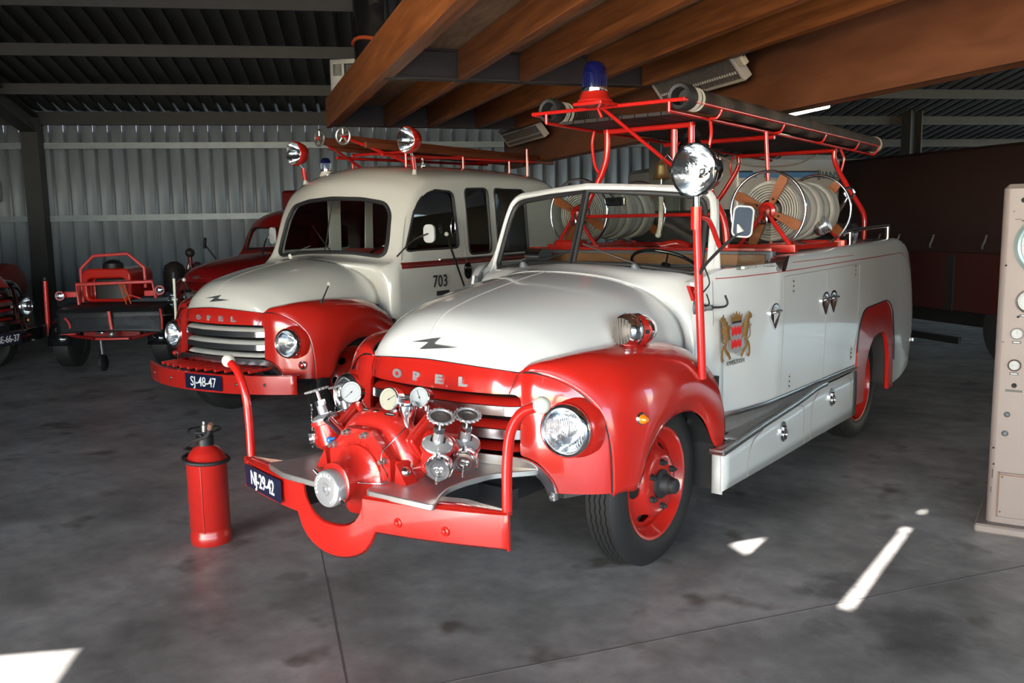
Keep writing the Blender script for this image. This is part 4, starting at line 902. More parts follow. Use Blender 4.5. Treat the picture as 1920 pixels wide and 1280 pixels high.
# gauges
def gauge(c_, d, r=.052, L=.05, needle=.8, face=GAUGEF):
    M = fr(c_, d, (1, 0, 0)); g = MB(); g.lathe([(r*.9, -L), (r*.97, -L*.9), (r*.97, -.006), (r*1.04, 0), (r*1.04, .006), (r*.95, .010), (r*.93, .004)], M, CHROME, 36)
    q = g; q.lathe([(r*.93, .004), (.0001, .0041)], M, face, 36, caps=False)
    for k in range(21):
        a = radians(225-270*k/20); q.box((-.0006, r*.70, .0045), (.0006, r*.84, .005), INK, M @ Matrix.Rotation(a-pi/2, 4, 'Z'))
    q.box((-.0012, -.01, .006), (.0012, r*.72, .0065), INK, M @ Matrix.Rotation(needle, 4, 'Z')); q.ball(M @ Vector((0, 0, .006)), .004, INK, 8); q.build('pressure_gauge', PU, label='chrome-cased dial gauge')
gauge((-.165, -1.085, .955), (.45, -.86, .28), needle=2.5); gauge((.105, -1.10, .955), (.10, -.93, .18), needle=-1.0, face=mat('yellowed_dial', (.36, .35, .28), .4, noise=.05)); gauge((.19, -.995, .955), (.30, -.90, .25), .048, .06, needle=.5)
b = MB()
b.tube([(-.165, -1.055, .92), (-.155, -1.05, .88), (-.12, -1.06, .86), (-.10, -1.07, .83)], .014, REDC, 10, sub=3); b.build('gauge_pipe', PU); b = MB(); b.tube([(.11, -1.075, .905), (.10, -1.06, .87), (.06, -1.05, .87), (.07, -1.05, .80)], .014, REDC, 10, sub=3)
b.cyl((.11, -1.08, .895), (.11, -1.08, .91), .016, CHROME, seg=6); b.cyl((-.163, -1.055, .90), (-.165, -1.055, .92), .016, CHROME, seg=6)
b.build('gauge_pipe', PU); b = MB(); b.tube([(.205, -.97, .91), (.21, -.96, .85), (.225, -.955, .75)], .007, CHROME, 10, sub=3); b.cyl((.205, -.97, .895), (.205, -.97, .915), .013, CHROME)
b.build('gauge_pipe', PU, label='chrome gauge pipe'); b = MB(); b.tube([(.06, -1.08, .875), (.01, -1.10, .89), (-.01, -1.10, .875)], .006, CHROME, 8, sub=3); b.ball((-.02, -1.10, .875), .014, REDC)
b.build('gauge_tap', PU, label='small chrome tap lever')
b = MB(); b.lathe([(.022, -.12), (.022, -.02), (.030, .02), (.041, .055), (.043, .078), (.036, .082), (.034, .09), (.0001, .09)], fr((.168, -1.05, .850), (0, 0, 1)), CHROME, 32); b.build('priming_funnel', PU, label='chrome priming funnel')
b = MB(); b.lathe([(.021, -.04), (.021, .05), (.024, .054), (.024, .07), (.0001, .072)], fr((-.215, -1.14, .79), (-.28, -.55, .75)), ALU, 24); b.build('primer_cap', PU)
for p, d in (((-.235, -1.17, .735), (.9, 0, .35)), ((.05, -1.18, .76), (.95, -.2, -.1))):
    b = MB(); b.ball(p, .016, BLUEV, 14); b.tube([p, tuple(Vector(p)+Vector(d)*.045)], .006, BLUEV, 8); b.build('drain_cock', PU, label='small blue-handled drain cock')
b = MB(); b.tube([(.235, -1.13, .85), (.225, -1.19, .81), (.205, -1.215, .78), (.178, -1.225, .75), (.178, -1.23, .70), (.215, -1.235, .66), (.224, -1.245, .63), (.195, -1.27, .622), (.10, -1.30, .618)], .0032, CHROME, 8, sub=4); b.build('drain_line', PU, label='thin bright copper drain line')
b = MB(); b.ball((.255, -1.165, .66), .026, CHROME, 20); b.build('greaser', PU)

# ---------------------------------------------------------------- spotlight pole, mirror, siren, extra lamps
b = MB(); b.cyl((.965, .245, .93), (.955, .18, 1.765), .021, REDT, seg=20); b.cyl((.955, .18, 1.68), (.955, .178, 1.79), .027, REDT); b.tube([(.958, .20, 1.74), (.975, .28, 1.72), (.99, .36, 1.60), (.99, .385, 1.585)], .013, REDT, 10, sub=3)
b.tube([(.96, .22, 1.385), (.90, .32, 1.38), (.82, .44, 1.35)], .012, REDT, 10, sub=3); b.prism([(.40, 1.385), (.49, 1.37), (.46, 1.30)], .79, .81, REDT, PYZ)
b.cyl((.955, .178, 1.79), (.955, .175, 1.84), .018, CHROME)
PO = b.build('spotlight_pole', TA, label='tall red pole carrying the large spotlight')
b = MB(); b.tube([(.985, .21, 1.50), (1.0, .24, 1.42), (.985, .22, 1.38), (.93, .27, 1.34), (.95, .27, 1.30), (.99, .26, 1.31), (.985, .24, 1.36)], .004, BLACK, 8, sub=5); b.build('spotlight_cable', TA)
SD = Vector((-.12, -.99, .03)).normalized(); SC_ = Vector((.955, .165, 1.965))
b = MB(); M = fr(SC_-SD*.03, SD)
b.lathe([(.0001, -.115), (.04, -.11), (.08, -.09), (.105, -.05), (.118, 0), (.126, .03), (.130, .036), (.130, .050), (.124, .054), (.120, .046)], M, BLACKP, 48, caps=False)
for a in (0, 60, 120, 180, 240, 300): b.box((-.008, .122, .025), (.008, .135, .055), BLACKP, M @ Matrix.Rotation(radians(a), 4, 'Z'))
b.cyl(SC_-SD*.03-Vector((0, 0, .12)), (.955, .175, 1.84), .020, CHROME)
b.tube([M @ Vector((.0, .10, -.09)), M @ Vector((.06, .15, -.13)), M @ Vector((.10, .02, -.14)), M @ Vector((.08, -.06, -.11))], .003, BLACK, 6, sub=4)
SP = b.build('spotlight', TA, label='large round black spotlight with silvered bowl')
q = MB(); q.lathe([(.006, -.09), (.03, -.082), (.06, -.06), (.09, -.02), (.119, .044)], M, REFL, 48, caps=False); q.ball(M @ Vector((0, 0, -.03)), .02, CHROME, 12); q.build('reflector', SP)
q = MB(); q.lathe([(.121, .046), (.08, .056), (.04, .060), (.0001, .062)], M, GLASS, 40, caps=False); q.build('lens', SP)
MD = Vector((.38, -.92, .0)).normalized(); MC = Vector((1.185, .205, 1.715))
b = MB(); M = fr(MC, MD, (0, 0, 1)) ; 
M = Matrix.Translation(MC) @ Matrix.Rotation(radians(-5), 4, MD) @ Matrix.Translation(-MC) @ fr(MC, -MD, (MD.cross(Vector((0, 0, 1)))))
pl = rrect(.098, .15, .028, 5); b.prism(pl, -.012, .012, mat('grey_mirror_rim', (.33, .34, .36), .4, noise=.05), M)
b.prism(rrect(.082, .134, .022, 5), -.016, .016, mat('dark_mirror_back', (.03, .045, .07), .35, noise=.2, spec=.08), M)
b.tube([(1.18, .19, 1.665), (1.10, .18, 1.60), (.985, .19, 1.49), (.965, .20, 1.44)], .008, BLACK, 8, sub=3); b.lathe([(.02, 0), (.004, .04)], fr((1.183, .185, 1.665), (-.3, -.1, .9)), CREAM, 12)
b.build('door_mirror', TA, label='rounded door mirror on a black arm')
b = MB(); b.lathe([(.038, -.012), (.036, 0), (.022, .006), (.021, .05), (.016, .055), (.015, .085)], fr((.80, .50, 1.262), (1, .25, .02)), GREYP, 24); b.tube([(.88, .52, 1.264), (.94, .54, 1.27), (.955, .55, 1.29), (.945, .54, 1.33)], .006, BLACK, 8, sub=3); b.build('sidelight_socket', TA, label='grey cable socket on the scuttle')
b = MB(); c0 = Vector((.745, -.075, 1.196)); sdn = Vector((-.15, -1, .05)).normalized(); M = fr(c0, sdn) @ Matrix.Scale(1.15, 4)
b.lathe([(.0001, -.13), (.03, -.125), (.055, -.10), (.068, -.06), (.072, -.03)], M, CHROME, 36, caps=False); b.lathe([(.073, -.03), (.074, .01)], M, RED, 36, caps=False); b.lathe([(.072, .01), (.074, .03), (.070, .05), (.062, .064), (.055, .070)], M, CHROME, 36, caps=False); b.lathe([(.058, .066), (.03, .080), (.0001, .084)], M, mat('siren_grille', (.17, .155, .14), .5, metal=.3, noise=.2), 30, caps=False)
for k in range(8): x = -.049+.014*k; hh = sqrt(max(0, .056**2-x*x)); b.box((x-.0045, -hh, .064), (x+.0045, hh, .086-.30*abs(x)), mat('siren_grille', (.17, .155, .14), .5), M @ Matrix.Rotation(radians(98), 4, 'Z'))
for k in range(6): a = radians(-60+24*k); 
for k in range(10):
    a = 2*pi*k/10; b.box((-.008, .073, -.022), (.008, .0755, .002), BLACK, M @ Matrix.Rotation(a, 4, 'Z')) if k % 2 else b.box((-.006, .0735, .016), (.006, .0755, .028), BLACK, M @ Matrix.Rotation(a, 4, 'Z'))
b.cyl(c0-Vector((0, 0, .11)), c0-Vector((0, 0, .06)), .022, RED); b.box((c0.x-.04, c0.y-.03, 1.102), (c0.x+.04, c0.y+.03, 1.118), RED, None, .006)
b.build('siren', TA, label='bullet-shaped chrome and red siren on the wing')

# ---------------------------------------------------------------- roof rack
b = MB(); Y0, Y1 = .855, 4.58
up_ = [(-.545, Y0, 2.412), (.530, Y0, 2.407)]; b.tube(up_, .012, REDT, 10)
zU = lambda y: 2.408-.016*(y-Y0)
zL = lambda y: 2.352-.020*(y-Y0)
for s in (1, -1):
    b.tube([(s*.526, Y0, 2.407), (s*.526, Y1, zU(Y1))], .012, REDT, 10)
    b.tube([(s*.436, Y0, 2.35), (s*.470, Y1, zL(Y1))], .011, REDT, 10); b.tube([(s*.436, Y0, 2.41), (s*.436, Y0, 2.345)], .011, REDT, 10)
    for y in (1.35, 2.35, 3.2, 4.0, 4.55): b.tube([(s*.45, y, zL(y)), (s*.50, y, zL(y)+.004), (s*.526, y, zU(y)-.02), (s*.526, y, zU(y))], .009, REDT, 8, sub=3)
    # posts
    b.tube([(s*.31, 1.38, 2.335), (s*.318, 1.38, 2.16), (s*.36, 1.38, 2.04), (s*.48, 1.38, 1.84), (s*.545, 1.38, 1.70), (s*.565, 1.38, 1.49)], .021, REDT, 12, sub=4)
    b.tube([(s*.43, 1.40, 2.335), (s*.44, 1.39, 2.24), (s*.41, 1.38, 2.10), (s*.36, 1.38, 2.03)], .011, REDT, 8, sub=4)
    b.tube([(s*.42, 3.72, 2.27), (s*.43, 3.72, 2.17), (s*.54, 3.70, 1.98), (s*.675, 3.67, 1.78), (s*.70, 3.66, 1.68), (s*.70, 3.66, 1.53)], .02, REDT, 12, sub=4)
    b.tube([(s*.47, 3.72, 2.28), (s*.50, 3.72, 2.20), (s*.475, 3.72, 2.08)], .010, REDT, 8, sub=4)
for y in (1.38, 2.4, 3.72): b.tube([(-.33 if y < 2 else -.44, y, zL(y)-.02), (.33 if y < 2 else .44, y, zL(y)-.02)], .018, REDT, 12)
b.tube([(.55, 2.12, 1.50), (.50, 2.10, 2.31)], .014, REDT, 10)
b.tube([(-.02, Y0, 2.408), (.20, 1.36, 2.06)], .012, REDT, 8); b.tube([(-.02, Y0, 2.35), (-.05, Y0, 2.41)], .01, REDT, 8)
b.cyl((.19, 1.38, 2.30), (.19, 1.38, 2.06), .022, REDT)
RK = b.build('roof_rack', TA, label='red tubular rack over the open body')
b = MB()
for k in range(9): x = -.36+.09*k; b.box((x-.042, .98, 2.345-.0), (x+.042, 4.5, 2.365), mat('dark_slats', (.018, .012, .010), .6, noise=.3), Matrix.Translation((0, 0, 0)))
b.build('rack_floor', TA, label='dark boards in the rack')
b = MB(); b.tube([(.26, 1.6, 2.20), (.33, 2.1, 2.10), (.42, 2.8, 2.12), (.43, 3.3, 2.22)], .006, mat('old_cord', (.2, .15, .1), .8, noise=.2), 8, sub=5); b.build('rack_cord', TA)
# beacon
def beacon(root, c_, r, h, base_m, ring=True, rb=1.35, hb=.8):
    b = MB(); M = fr(c_, (0, 0, 1)); b.lathe([(r*rb*1.08, 0), (r*rb*1.06, .012), (r*rb, .016), (r*1.08, r*hb), (r*1.05, r*hb+.004)], M, base_m, 36); 
    if ring: b.lathe([(r*1.07, r*hb+.002), (r*1.09, r*hb+.006), (r*1.06, r*hb+.028), (r, r*hb+.03)], M, CHROME, 36, caps=False)
    B_ = b.build('blue_beacon', root, label='blue flashing beacon on a painted base')
    q = MB(); h0 = r*hb+.028; q.lathe([(r, h0), (r*.985, h0+h*.5), (r*.9, h0+h*.75), (r*.66, h0+h*.92), (r*.35, h0+h*.985), (.0001, h0+h)], M, BLUE, 36, caps=False)
    for k in range(24): a = 2*pi*k/24; q.cyl(M @ Vector((r*1.0*cos(a), r*1.0*sin(a), h0)), M @ Vector((r*.985*cos(a), r*.985*sin(a), h0+h*.5)), .0015, BLUE, seg=4)
    q.build('beacon_dome', B_, label='ribbed blue dome'); return B_
beacon(TA, (.0, .745, 2.425), .073, .155, RED)
b = MB(); b.box((-.10, .66, 2.405), (.10, .86, 2.425), REDT, None, .005); b.build('beacon_plate', TA)
# horn and bell
b = MB(); M = fr((.235, 1.52, 2.17), (.4, -.9, 0)); b.ball((.235, 1.52, 2.175), .083, BLACKP, 28, (1, 1, 1)); b.lathe([(.06, -.0), (.05, .03), (.03, .06)], fr((.235, 1.52, 2.26), (0, 0, 1)), BLACK, 16); b.build('rear_work_lamp', TA, label='round black work lamp hanging under the rack')
b = MB(); M = fr((.165, 1.26, 1.985), (0, 0, 1)); b.lathe([(.060, 0), (.050, .010), (.041, .035), (.036, .08), (.030, .098), (.018, .106), (.012, .118), (.0001, .118)], M, BRASS, 32, caps=False); b.tube([(.165, 1.26, 2.10), (.18, 1.30, 2.14), (.19, 1.36, 2.10)], .006, CHROME); BL = b.build('fire_bell', TA, label='old brass bell with a rope pull')
q = MB(); q.cyl((.165, 1.26, 1.99), (.165, 1.26, 1.955), .006, STEEL); q.torus(Matrix.Translation((.165, 1.255, 1.94)) @ Matrix.Rotation(pi/2, 4, 'X'), .014, .003, STEEL, 16, 6)
q.tube([(.165, 1.255, 1.925), (.168, 1.255, 1.80), (.163, 1.255, 1.70), (.150, 1.255, 1.645)], .015, ROPE, 12, sub=5); q.ball((.148, 1.255, 1.635), .02, ROPE, 12); q.build('bell_rope', BL, label='braided rope pull')

# ---------------------------------------------------------------- hose reels
def reel(root, x, y0, y1, z, lab):
    AX = (0, -1, 0); r = MB(); r.cyl((x, y0, z), (x, y1, z), .03, RED); R_ = r.build('hose_reel', root, label=lab)
    for y in (y0, y1): r = MB(); r.torus(fr((x, y, z), AX), .245, .010, CHROME, 64, 10); r.build('reel_ring', R_, label='chrome hoop')
    q = MB()
    hr = .186; prof = [(.06, 0)]; n = 9; L = (y1-y0-.10)
    M = fr((x, y1-.05, z), AX)
    q.lathe([(.05, 0), (.05, L)], M, HOSE, 20)
    for i in range(n):
        a0 = i*L/n; a1 = (i+1)*L/n; rr = hr+.012*sin(i*1.9); q.lathe([(rr-.02, a0+.002), (rr-.004, a0+.004), (rr, a0+.012), (rr+.003, (a0+a1)/2), (rr, a1-.012), (rr-.004, a1-.004), (rr-.02, a1-.002)], M, HOSE, 40, caps=False)
    # spiral edge seen on the end
    sp = []
    for i in range(281): a = i*.157; rad = .075+(.186-.075)*i/280; sp.append(M @ Vector((rad*cos(a), rad*sin(a), L+.004)))
    q.sweep(sp, [(-.0045, -.012), (.0045, -.012), (.0045, .010), (0, .013), (-.0045, .010)], HOSE, up=AX)
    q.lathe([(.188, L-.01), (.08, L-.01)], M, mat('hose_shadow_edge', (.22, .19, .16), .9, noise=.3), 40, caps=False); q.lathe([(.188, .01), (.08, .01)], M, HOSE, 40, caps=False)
    q.build('rolled_hose', R_, label='cream canvas hose wound on the reel')
    for y, dd in ((y0, -1), (y1, 1)):
        for k in range(4):
            a = radians(64+90*k) if y == y0 else radians(50+90*k); w = MB()
            M2 = fr((x, y+dd*-.012, z), (0, -1, 0), (1, 0, 0)) @ Matrix.Rotation(a, 4, 'Z')
            w.prism([(.03, -.017), (.20, -.032), (.24, -.026), (.24, .026), (.20, .032), (.03, .017)], -.009, .009, WOODO, M2); w.ball(M2 @ Vector((.08, 0, .009)), .008, BLACK, 8); w.build('reel_spoke', R_, label='varnished wooden spoke')
    h = MB(); h.lathe([(.055, 0), (.055, .02), (.035, .03), (.035, .06), (.018, .065), (.018, .08)], fr((x, y0+.01, z), AX), RED, 6 and 24); h.tube([(x, y0-.06, z), (x+.02, y0-.08, z-.02), (x+.03, y0-.08, z-.07), (x-.01, y0-.08, z-.08), (x-.02, y0-.075, z-.05)], .006, CHROME, 8, sub=4); h.build('reel_hub', R_, label='red hub with a chrome crank')
    f_ = MB()
    for y in (y0-.035, y1+.02):
        for s in (1, -1): f_.tube([(x, y, z), (x+s*.17, y, 1.555)], .014, REDT, 8)
    f_.box((x-.24, y0-.065, 1.515), (x+.21, y0-.01, 1.565), RED, None, .006); f_.box((x-.24, y1-.0, 1.52), (x+.21, y1+.05, 1.57), RED, None, .006)
    for s in (1, -1): f_.box((x+s*.17-.015, y0, 1.53), (x+s*.17+.015, y1, 1.56), RED)
    f_.build('reel_cradle', R_, label='red reel cradle'); return R_
reel(TA, .712, 1.64, 2.50, 1.775, 'chrome-ringed hose reel on the driver side')
reel(TA, -.70, 1.60, 2.45, 1.785, 'chrome-ringed hose reel on the far side')
b = MB()
b.lathe([(.03, 0), (.04, .05), (.065, .12), (.065, .18), (.08, .19), (.08, .215), (.066, .22), (.066, .235), (.08, .24), (.08, .262), (.07, .27)], fr((.66, 2.72, 1.64), (.75, .55, -.15)), ALU, 28)
b.build('standpipe', TA, label='aluminium hose branch beside the reel')
b = MB(); b.tube([(.78, 2.62, 1.70), (.82, 2.72, 1.80), (.85, 2.75, 1.87)], .014, CHROME, 10, sub=3); b.torus(fr((.86, 2.76, 1.90), (.7, -.7, .1)), .035, .01, CHROME, 24, 8); b.build('nozzle_handle', TA)
b = MB(); b.lathe([(.04, 0), (.055, .02), (.055, .05), (.045, .055), (.045, .07), (.055, .075), (.055, .095)], fr((.86, 2.08, 1.645), (.9, .1, .5)), ALU, 24); b.build('hose_coupling', TA, label='aluminium coupling on the hose end')
# items seen through the screen
b = MB(); b.box((-.75, 1.35, 1.49), (-.55, 1.5, 1.60), RED, None, .02); b.cyl((-.80, 1.15, 1.50), (-.60, 1.05, 1.50), .05, ALU); b.tube([(.0, 1.55, 1.55), (.10, 1.6, 1.57), (.2, 1.6, 1.54)], .03, RED, 12, sub=3)
b.build('deck_fittings', TA, label='red pump fittings on the deck')
b = MB(); b.tube([(-.5, 1.42, 1.76), (.5, 1.42, 1.76)], .012, REDT, 8); b.build('cross_rail', TA)
# suction hoses lying in the rack
def suction(x, z0, label):
    b = MB(); L0, L1 = .93, 4.66; n = 150; path = []
    v = []; 
    M = fr((x, L0, z0), (0, 1, -.018))
    prof = [(.066, -.02), (.070, .0), (.070, .06)]
    for i in range(n): h_ = .08+(L1-L0-.16)*i/n; dz = (L1-L0-.16)/n; prof += [(.060, h_), (.065, h_+dz*.35), (.065, h_+dz*.65)]
    prof += [(.070, L1-L0-.07), (.070, L1-L0)]
    b.lathe(prof, M, SUCT, 28, caps=False)
    o = b.build('suction_hose', None, label=label); tag(o, label, 'hose', None)
    q = MB(); q.lathe([(.045, .06), (.052, -.03), (.070, -.034), (.078, -.02), (.078, .05), (.070, .052)], M, RUBBER, 32, caps=False); q.lathe([(.0001, .05), (.05, .05)], M, BLACK, 24, caps=False); q.build('hose_coupling', o, label='dark coupling on the hose end')
    q = MB(); 
    for h_ in (.09, .105, .12, .15, .165): q.torus(M @ Matrix.Translation((0, 0, h_)), .0665, .004, mat('binding_wire', (.55, .50, .42), .5, noise=.1), 32, 6)
    q.build('wire_binding', o, label='pale wire binding'); q = MB()
    for h_ in (L1-L0-.08, L1-L0-.06): q.torus(M @ Matrix.Translation((0, 0, h_)), .068, .005, mat('binding_wire', (.5, .5, .5), .5), 32, 6)
    q.build('wire_binding', o, label='pale wire binding'); return o
suction(.475, 2.432, 'brown suction hose on the near side of the open fire engine rack')
suction(-.455, 2.432, 'brown suction hose on the far side of the open fire engine rack')

# ================================================================ TRUCK B (closed crew cab, behind)
TB = thing('fire_engine', 'cream and red crew-cab fire engine numbered 703, parked behind the open one', 'fire engine', (-3.658, 1.155, 0), radians(6.07), scale=.985)
build_front(TB, RED, RED, CREAM, CREAM)
SECT = [
 [(.72, .54, .62), (.715, .54, .95), (.705, .55, 1.10), (.655, .532, 1.215), (.60, .50, 1.275), (.545, .462, 1.326), (.385, .362, 1.399), (.20, .288, 1.433), (0, .238, 1.443)],
 [(.86, .53, .62), (.86, .525, .95), (.84, .52, 1.2), (.775, .51, 1.33), (.72, .50, 1.365), (.62, .47, 1.388), (.42, .41, 1.412), (.21, .34, 1.44), (0, .30, 1.452)],
 [(.885, .62, .62), (.905, .60, 1.0), (.895, .60, 1.28), (.845, .62, 1.395), (.78, .655, 1.425), (.70, .66, 1.435), (.50, .64, 1.455), (.25, .61, 1.475), (0, .60, 1.482)],
 [(.89, .70, .62), (.91, .68, 1.0), (.90, .68, 1.30), (.872, .70, 1.42), (.80, .725, 1.56), (.735, .73, 1.60), (.50, .69, 1.615), (.25, .655, 1.63), (0, .645, 1.635)],
 [(.89, .80, .62), (.912, .80, 1.0), (.905, .80, 1.30), (.89, .80, 1.44), (.835, .81, 1.72), (.755, .80, 1.79), (.50, .745, 1.81), (.25, .705, 1.825), (0, .695, 1.83)],
 [(.89, .88, .62), (.915, .88, 1.0), (.908, .88, 1.30), (.896, .88, 1.45), (.845, .89, 1.86), (.765, .90, 1.985), (.50, .83, 2.03), (.25, .785, 2.055), (0, .77, 2.06)],
 [(.89, 1.0, .62), (.918, 1.0, 1.0), (.91, 1.0, 1.30), (.898, 1.0, 1.45), (.855, 1.02, 1.99), (.775, 1.03, 2.125), (.50, .96, 2.185), (.25, .91, 2.21), (0, .895, 2.218)],
 [(.89, 1.3, .62), (.92, 1.3, 1.0), (.912, 1.3, 1.30), (.90, 1.3, 1.45), (.86, 1.3, 2.07), (.78, 1.3, 2.22), (.50, 1.28, 2.30), (.25, 1.26, 2.33), (0, 1.25, 2.34)],
 [(.89, 2.2, .62), (.92, 2.2, 1.0), (.912, 2.2, 1.30), (.90, 2.2, 1.45), (.862, 2.2, 2.09), (.785, 2.2, 2.255), (.50, 2.2, 2.34), (.25, 2.2, 2.365), (0, 2.2, 2.37)],
 [(.89, 3.4, .62), (.92, 3.4, 1.0), (.912, 3.4, 1.30), (.90, 3.4, 1.45), (.86, 3.4, 2.07), (.78, 3.4, 2.235), (.50, 3.4, 2.32), (.25, 3.4, 2.345), (0, 3.4, 2.35)],
 [(.87, 3.85, .62), (.90, 3.85, 1.0), (.89, 3.85, 1.30), (.875, 3.83, 1.45), (.82, 3.78, 1.99), (.74, 3.75, 2.15), (.48, 3.72, 2.24), (.25, 3.72, 2.27), (0, 3.72, 2.275)],
 [(.78, 4.15, .62), (.81, 4.15, 1.0), (.80, 4.15, 1.30), (.78, 4.12, 1.45), (.72, 4.02, 1.85), (.64, 3.98, 1.98), (.42, 3.95, 2.07), (.22, 3.95, 2.10), (0, 3.95, 2.105)],
 [(.45, 4.28, .62), (.46, 4.28, 1.0), (.45, 4.28, 1.2), (.44, 4.27, 1.35), (.42, 4.22, 1.62), (.38, 4.2, 1.70), (.25, 4.2, 1.76), (.12, 4.2, 1.78), (0, 4.2, 1.785)]]
full_rows = [list(r)+[(-x, y, z) for (x, y, z) in r[-2::-1]] for r in SECT]
mb = MB(); G = [crp(r, 3) for r in full_rows]; G = list(zip(*[crp(c_, 4) for c_ in zip(*G)]))
cen = Vector((0, 2.2, 1.5))
def inward(p):
    q = Vector((p.x, 0, max(0, p.z-1.45)*1.1)); q = q.normalized() if q.length > .05 else Vector((0, 0, 1))
    k = Vector((-q.x, 0, -q.z))*.035
    if p.y < 1.05: k += Vector((0, .035*(1 if abs(p.x) < .8 else .3), 0)); 
    if p.y > 3.7: k += Vector((0, -.03, 0))
    return k
mb.solid(G, inward, CREAM)
wsB = [(.0, 1.500), (.35, 1.492), (.64, 1.462), (.695, 1.49), (.70, 1.60), (.672, 1.85), (.60, 1.955), (.35, 2.0), (0, 2.015)]
hB = roundpoly(wsB+[(-x, z) for x, z in wsB[-2:0:-1]], .05, 3)
w1 = roundpoly([(.77, 1.505), (1.585, 1.515), (1.545, 2.065), (1.16, 2.085), (.95, 1.93)], [.05, .07, .07, .25, .2], 5)
w2 = roundpoly([(1.76, 1.44), (2.17, 1.445), (2.165, 2.115), (1.745, 2.105)], .07, 4)
w3 = roundpoly([(2.30, 1.44), (2.93, 1.44), (2.92, 2.125), (2.29, 2.12)], .07, 4)
cuts = [MB().prism(hB, .3, 1.02, CREAM, PX)]+[MB().prism(w, -1.3, 1.3, CREAM, PYZ) for w in (w1, w2, w3)]
mb.build('crew_cab', TB, cut=cuts, sharp=50, label='cream crew cab body')
def bx(y, z):  # body half width
    import bisect
    ys = [-9]+[r[0][1] for r in SECT[1:]]; i = max(1, min(len(SECT)-2, bisect.bisect(ys, y)-1)); t = min(1, max(0, (y-ys[i])/(ys[i+1]-ys[i])))
    f_ = lambda r: interp(sorted([(p[2], p[0]) for p in r[:6]]), z)
    return f_(SECT[i])*(1-t)+f_(SECT[i+1])*t
for w in (w1, w2, w3):
    for s in (1, -1):
        b = MB(); b.sweep([(s*(bx(y, z)+.001), y, z) for y, z in w], [(.012*cos(a), .012*sin(a)) for a in [2*pi*i/8 for i in range(8)]], RUBBER, True); b.build('window_seal', TB)
        b = MB(); v = [(s*(bx(y, z)-.014), y, z) for y, z in w]; v2 = [(x-s*.004, y, z) for x, y, z in v]; n = len(v); b.add(v+v2, [tuple(range(n)), tuple(range(n, 2*n))[::-1]], TGLASS, False); b.build('side_window', TB)
def wyB(x, z): 
    for i in range(len(SECT)-1): pass
    zc = [(1.482-.045*(abs(x)/.7)**2, .60+.06*(abs(x)/.7)), (1.635-.035*(abs(x)/.735)**2, .645+.085*(abs(x)/.735)**1.3), (1.83-.04*(abs(x)/.755)**2, .695+.105*(abs(x)/.755)**1.3), (2.06-.075*(abs(x)/.765)**2, .77+.13*(abs(x)/.765)**1.3), (2.22, .9+.13*(abs(x)/.775))]
    return interp(zc, z)
b = MB(); b.sweep([(x, wyB(x, z)-.004-.016*max(0, min(1, (z-1.85)/.12)), z) for x, z in hB], [(.020*cos(a), .020*sin(a)) for a in [2*pi*i/8 for i in range(8)]], RUBBER, True); b.tube([(0, wyB(0, z)-.002, z) for z in (1.5, 1.65, 1.83, 2.01)], .006, RUBBER, 8); b.build('windscreen_rubber', TB)
b = MB(); 
GX = [[(x*.70, wyB(x*.70, z)+.012, z) for x in [-1+.1*i for i in range(21)]] for z in (1.49, 1.6, 1.7, 1.8, 1.9, 1.98)]
b.grid(GX, GLASS, 1, 1); b.build('windscreen_pane', TB)
# maroon band with a thin bright moulding
for s in (1, -1):
    b = MB(); rows = [[(s*(bx(y, z)+(.004 if y > .9 else .014)), y, z) for y in (.60, .70, .8, 1.0, 1.3, 1.7, 2.2, 2.8, 3.4, 3.8)] for z in (1.345, 1.372, 1.402)]
    rows = [[(x, y, z+.0) for x, y, z in r] for r in rows]; b.grid(rows, MAROON, 2, 1, flip=(s < 0)); b.tube([(s*(bx(y, 1.405)+.004), y, 1.405) for y in (1.25, 1.3, 1.7, 2.2, 2.8, 3.4, 3.8)], .006, CHROME, 6); b.build('waist_band', TB, label='maroon waist band', solidify=.003)
sb = lambda y, z: bx(y, z)+.001
seam(TB, [(sb(.60, z), .60+.012*(1.4-z)*0, z) for z in (.70, .9, 1.1, 1.3)], .003); seam(TB, [(sb(1.69, z), 1.69, z) for z in (.70, 1.0, 1.3, 1.6, 1.9, 2.1)], .003)
seam(TB, [(sb(.70, 1.42), .70, 1.42), (sb(.80, 1.72), .80, 1.72), (sb(.93, 1.97), .93, 1.97), (sb(1.15, 2.14), 1.15, 2.14), (sb(1.5, 2.16), 1.5, 2.16), (sb(1.68, 2.14), 1.68, 2.14)], .003)
seam(TB, [(sb(2.23, z), 2.23, z) for z in (.70, 1.0, 1.3, 1.6, 1.9, 2.15)], .003); seam(TB, [(sb(3.05, z), 3.05, z) for z in (.70, 1.0, 1.3, 1.6, 1.9, 2.1)], .003)
b = MB(); Mn = Matrix(((0, 0, 1, bx(1.215, 1.19)+.016), (1, 0, 0, 1.215), (0, 1, 0, 1.195), (0, 0, 0, 1))); b.text('703', Mn, .165, INK, .001, sx=.95, sp=1.05, bold=.002); b.build('fleet_number', TB, label='black fleet number 703 on the door')
b = MB(); b.box((bx(1.25, 1.09)+.0, 1.16, 1.06), (bx(1.25, 1.09)+.012, 1.36, 1.105), INK); b.build('door_sticker', TB)
b = MB(); b.prism([(1.70+.062*cos(a), 1.275+.085*sin(a)) for a in [2*pi*i/20 for i in range(20)]], .90, .925, BLACKP, PYZ, True); b.tube([(.93, 1.64, 1.31), (.96, 1.70, 1.31), (.93, 1.77, 1.29)], .010, CHROME, 8, sub=3); b.build('door_handle', TB)
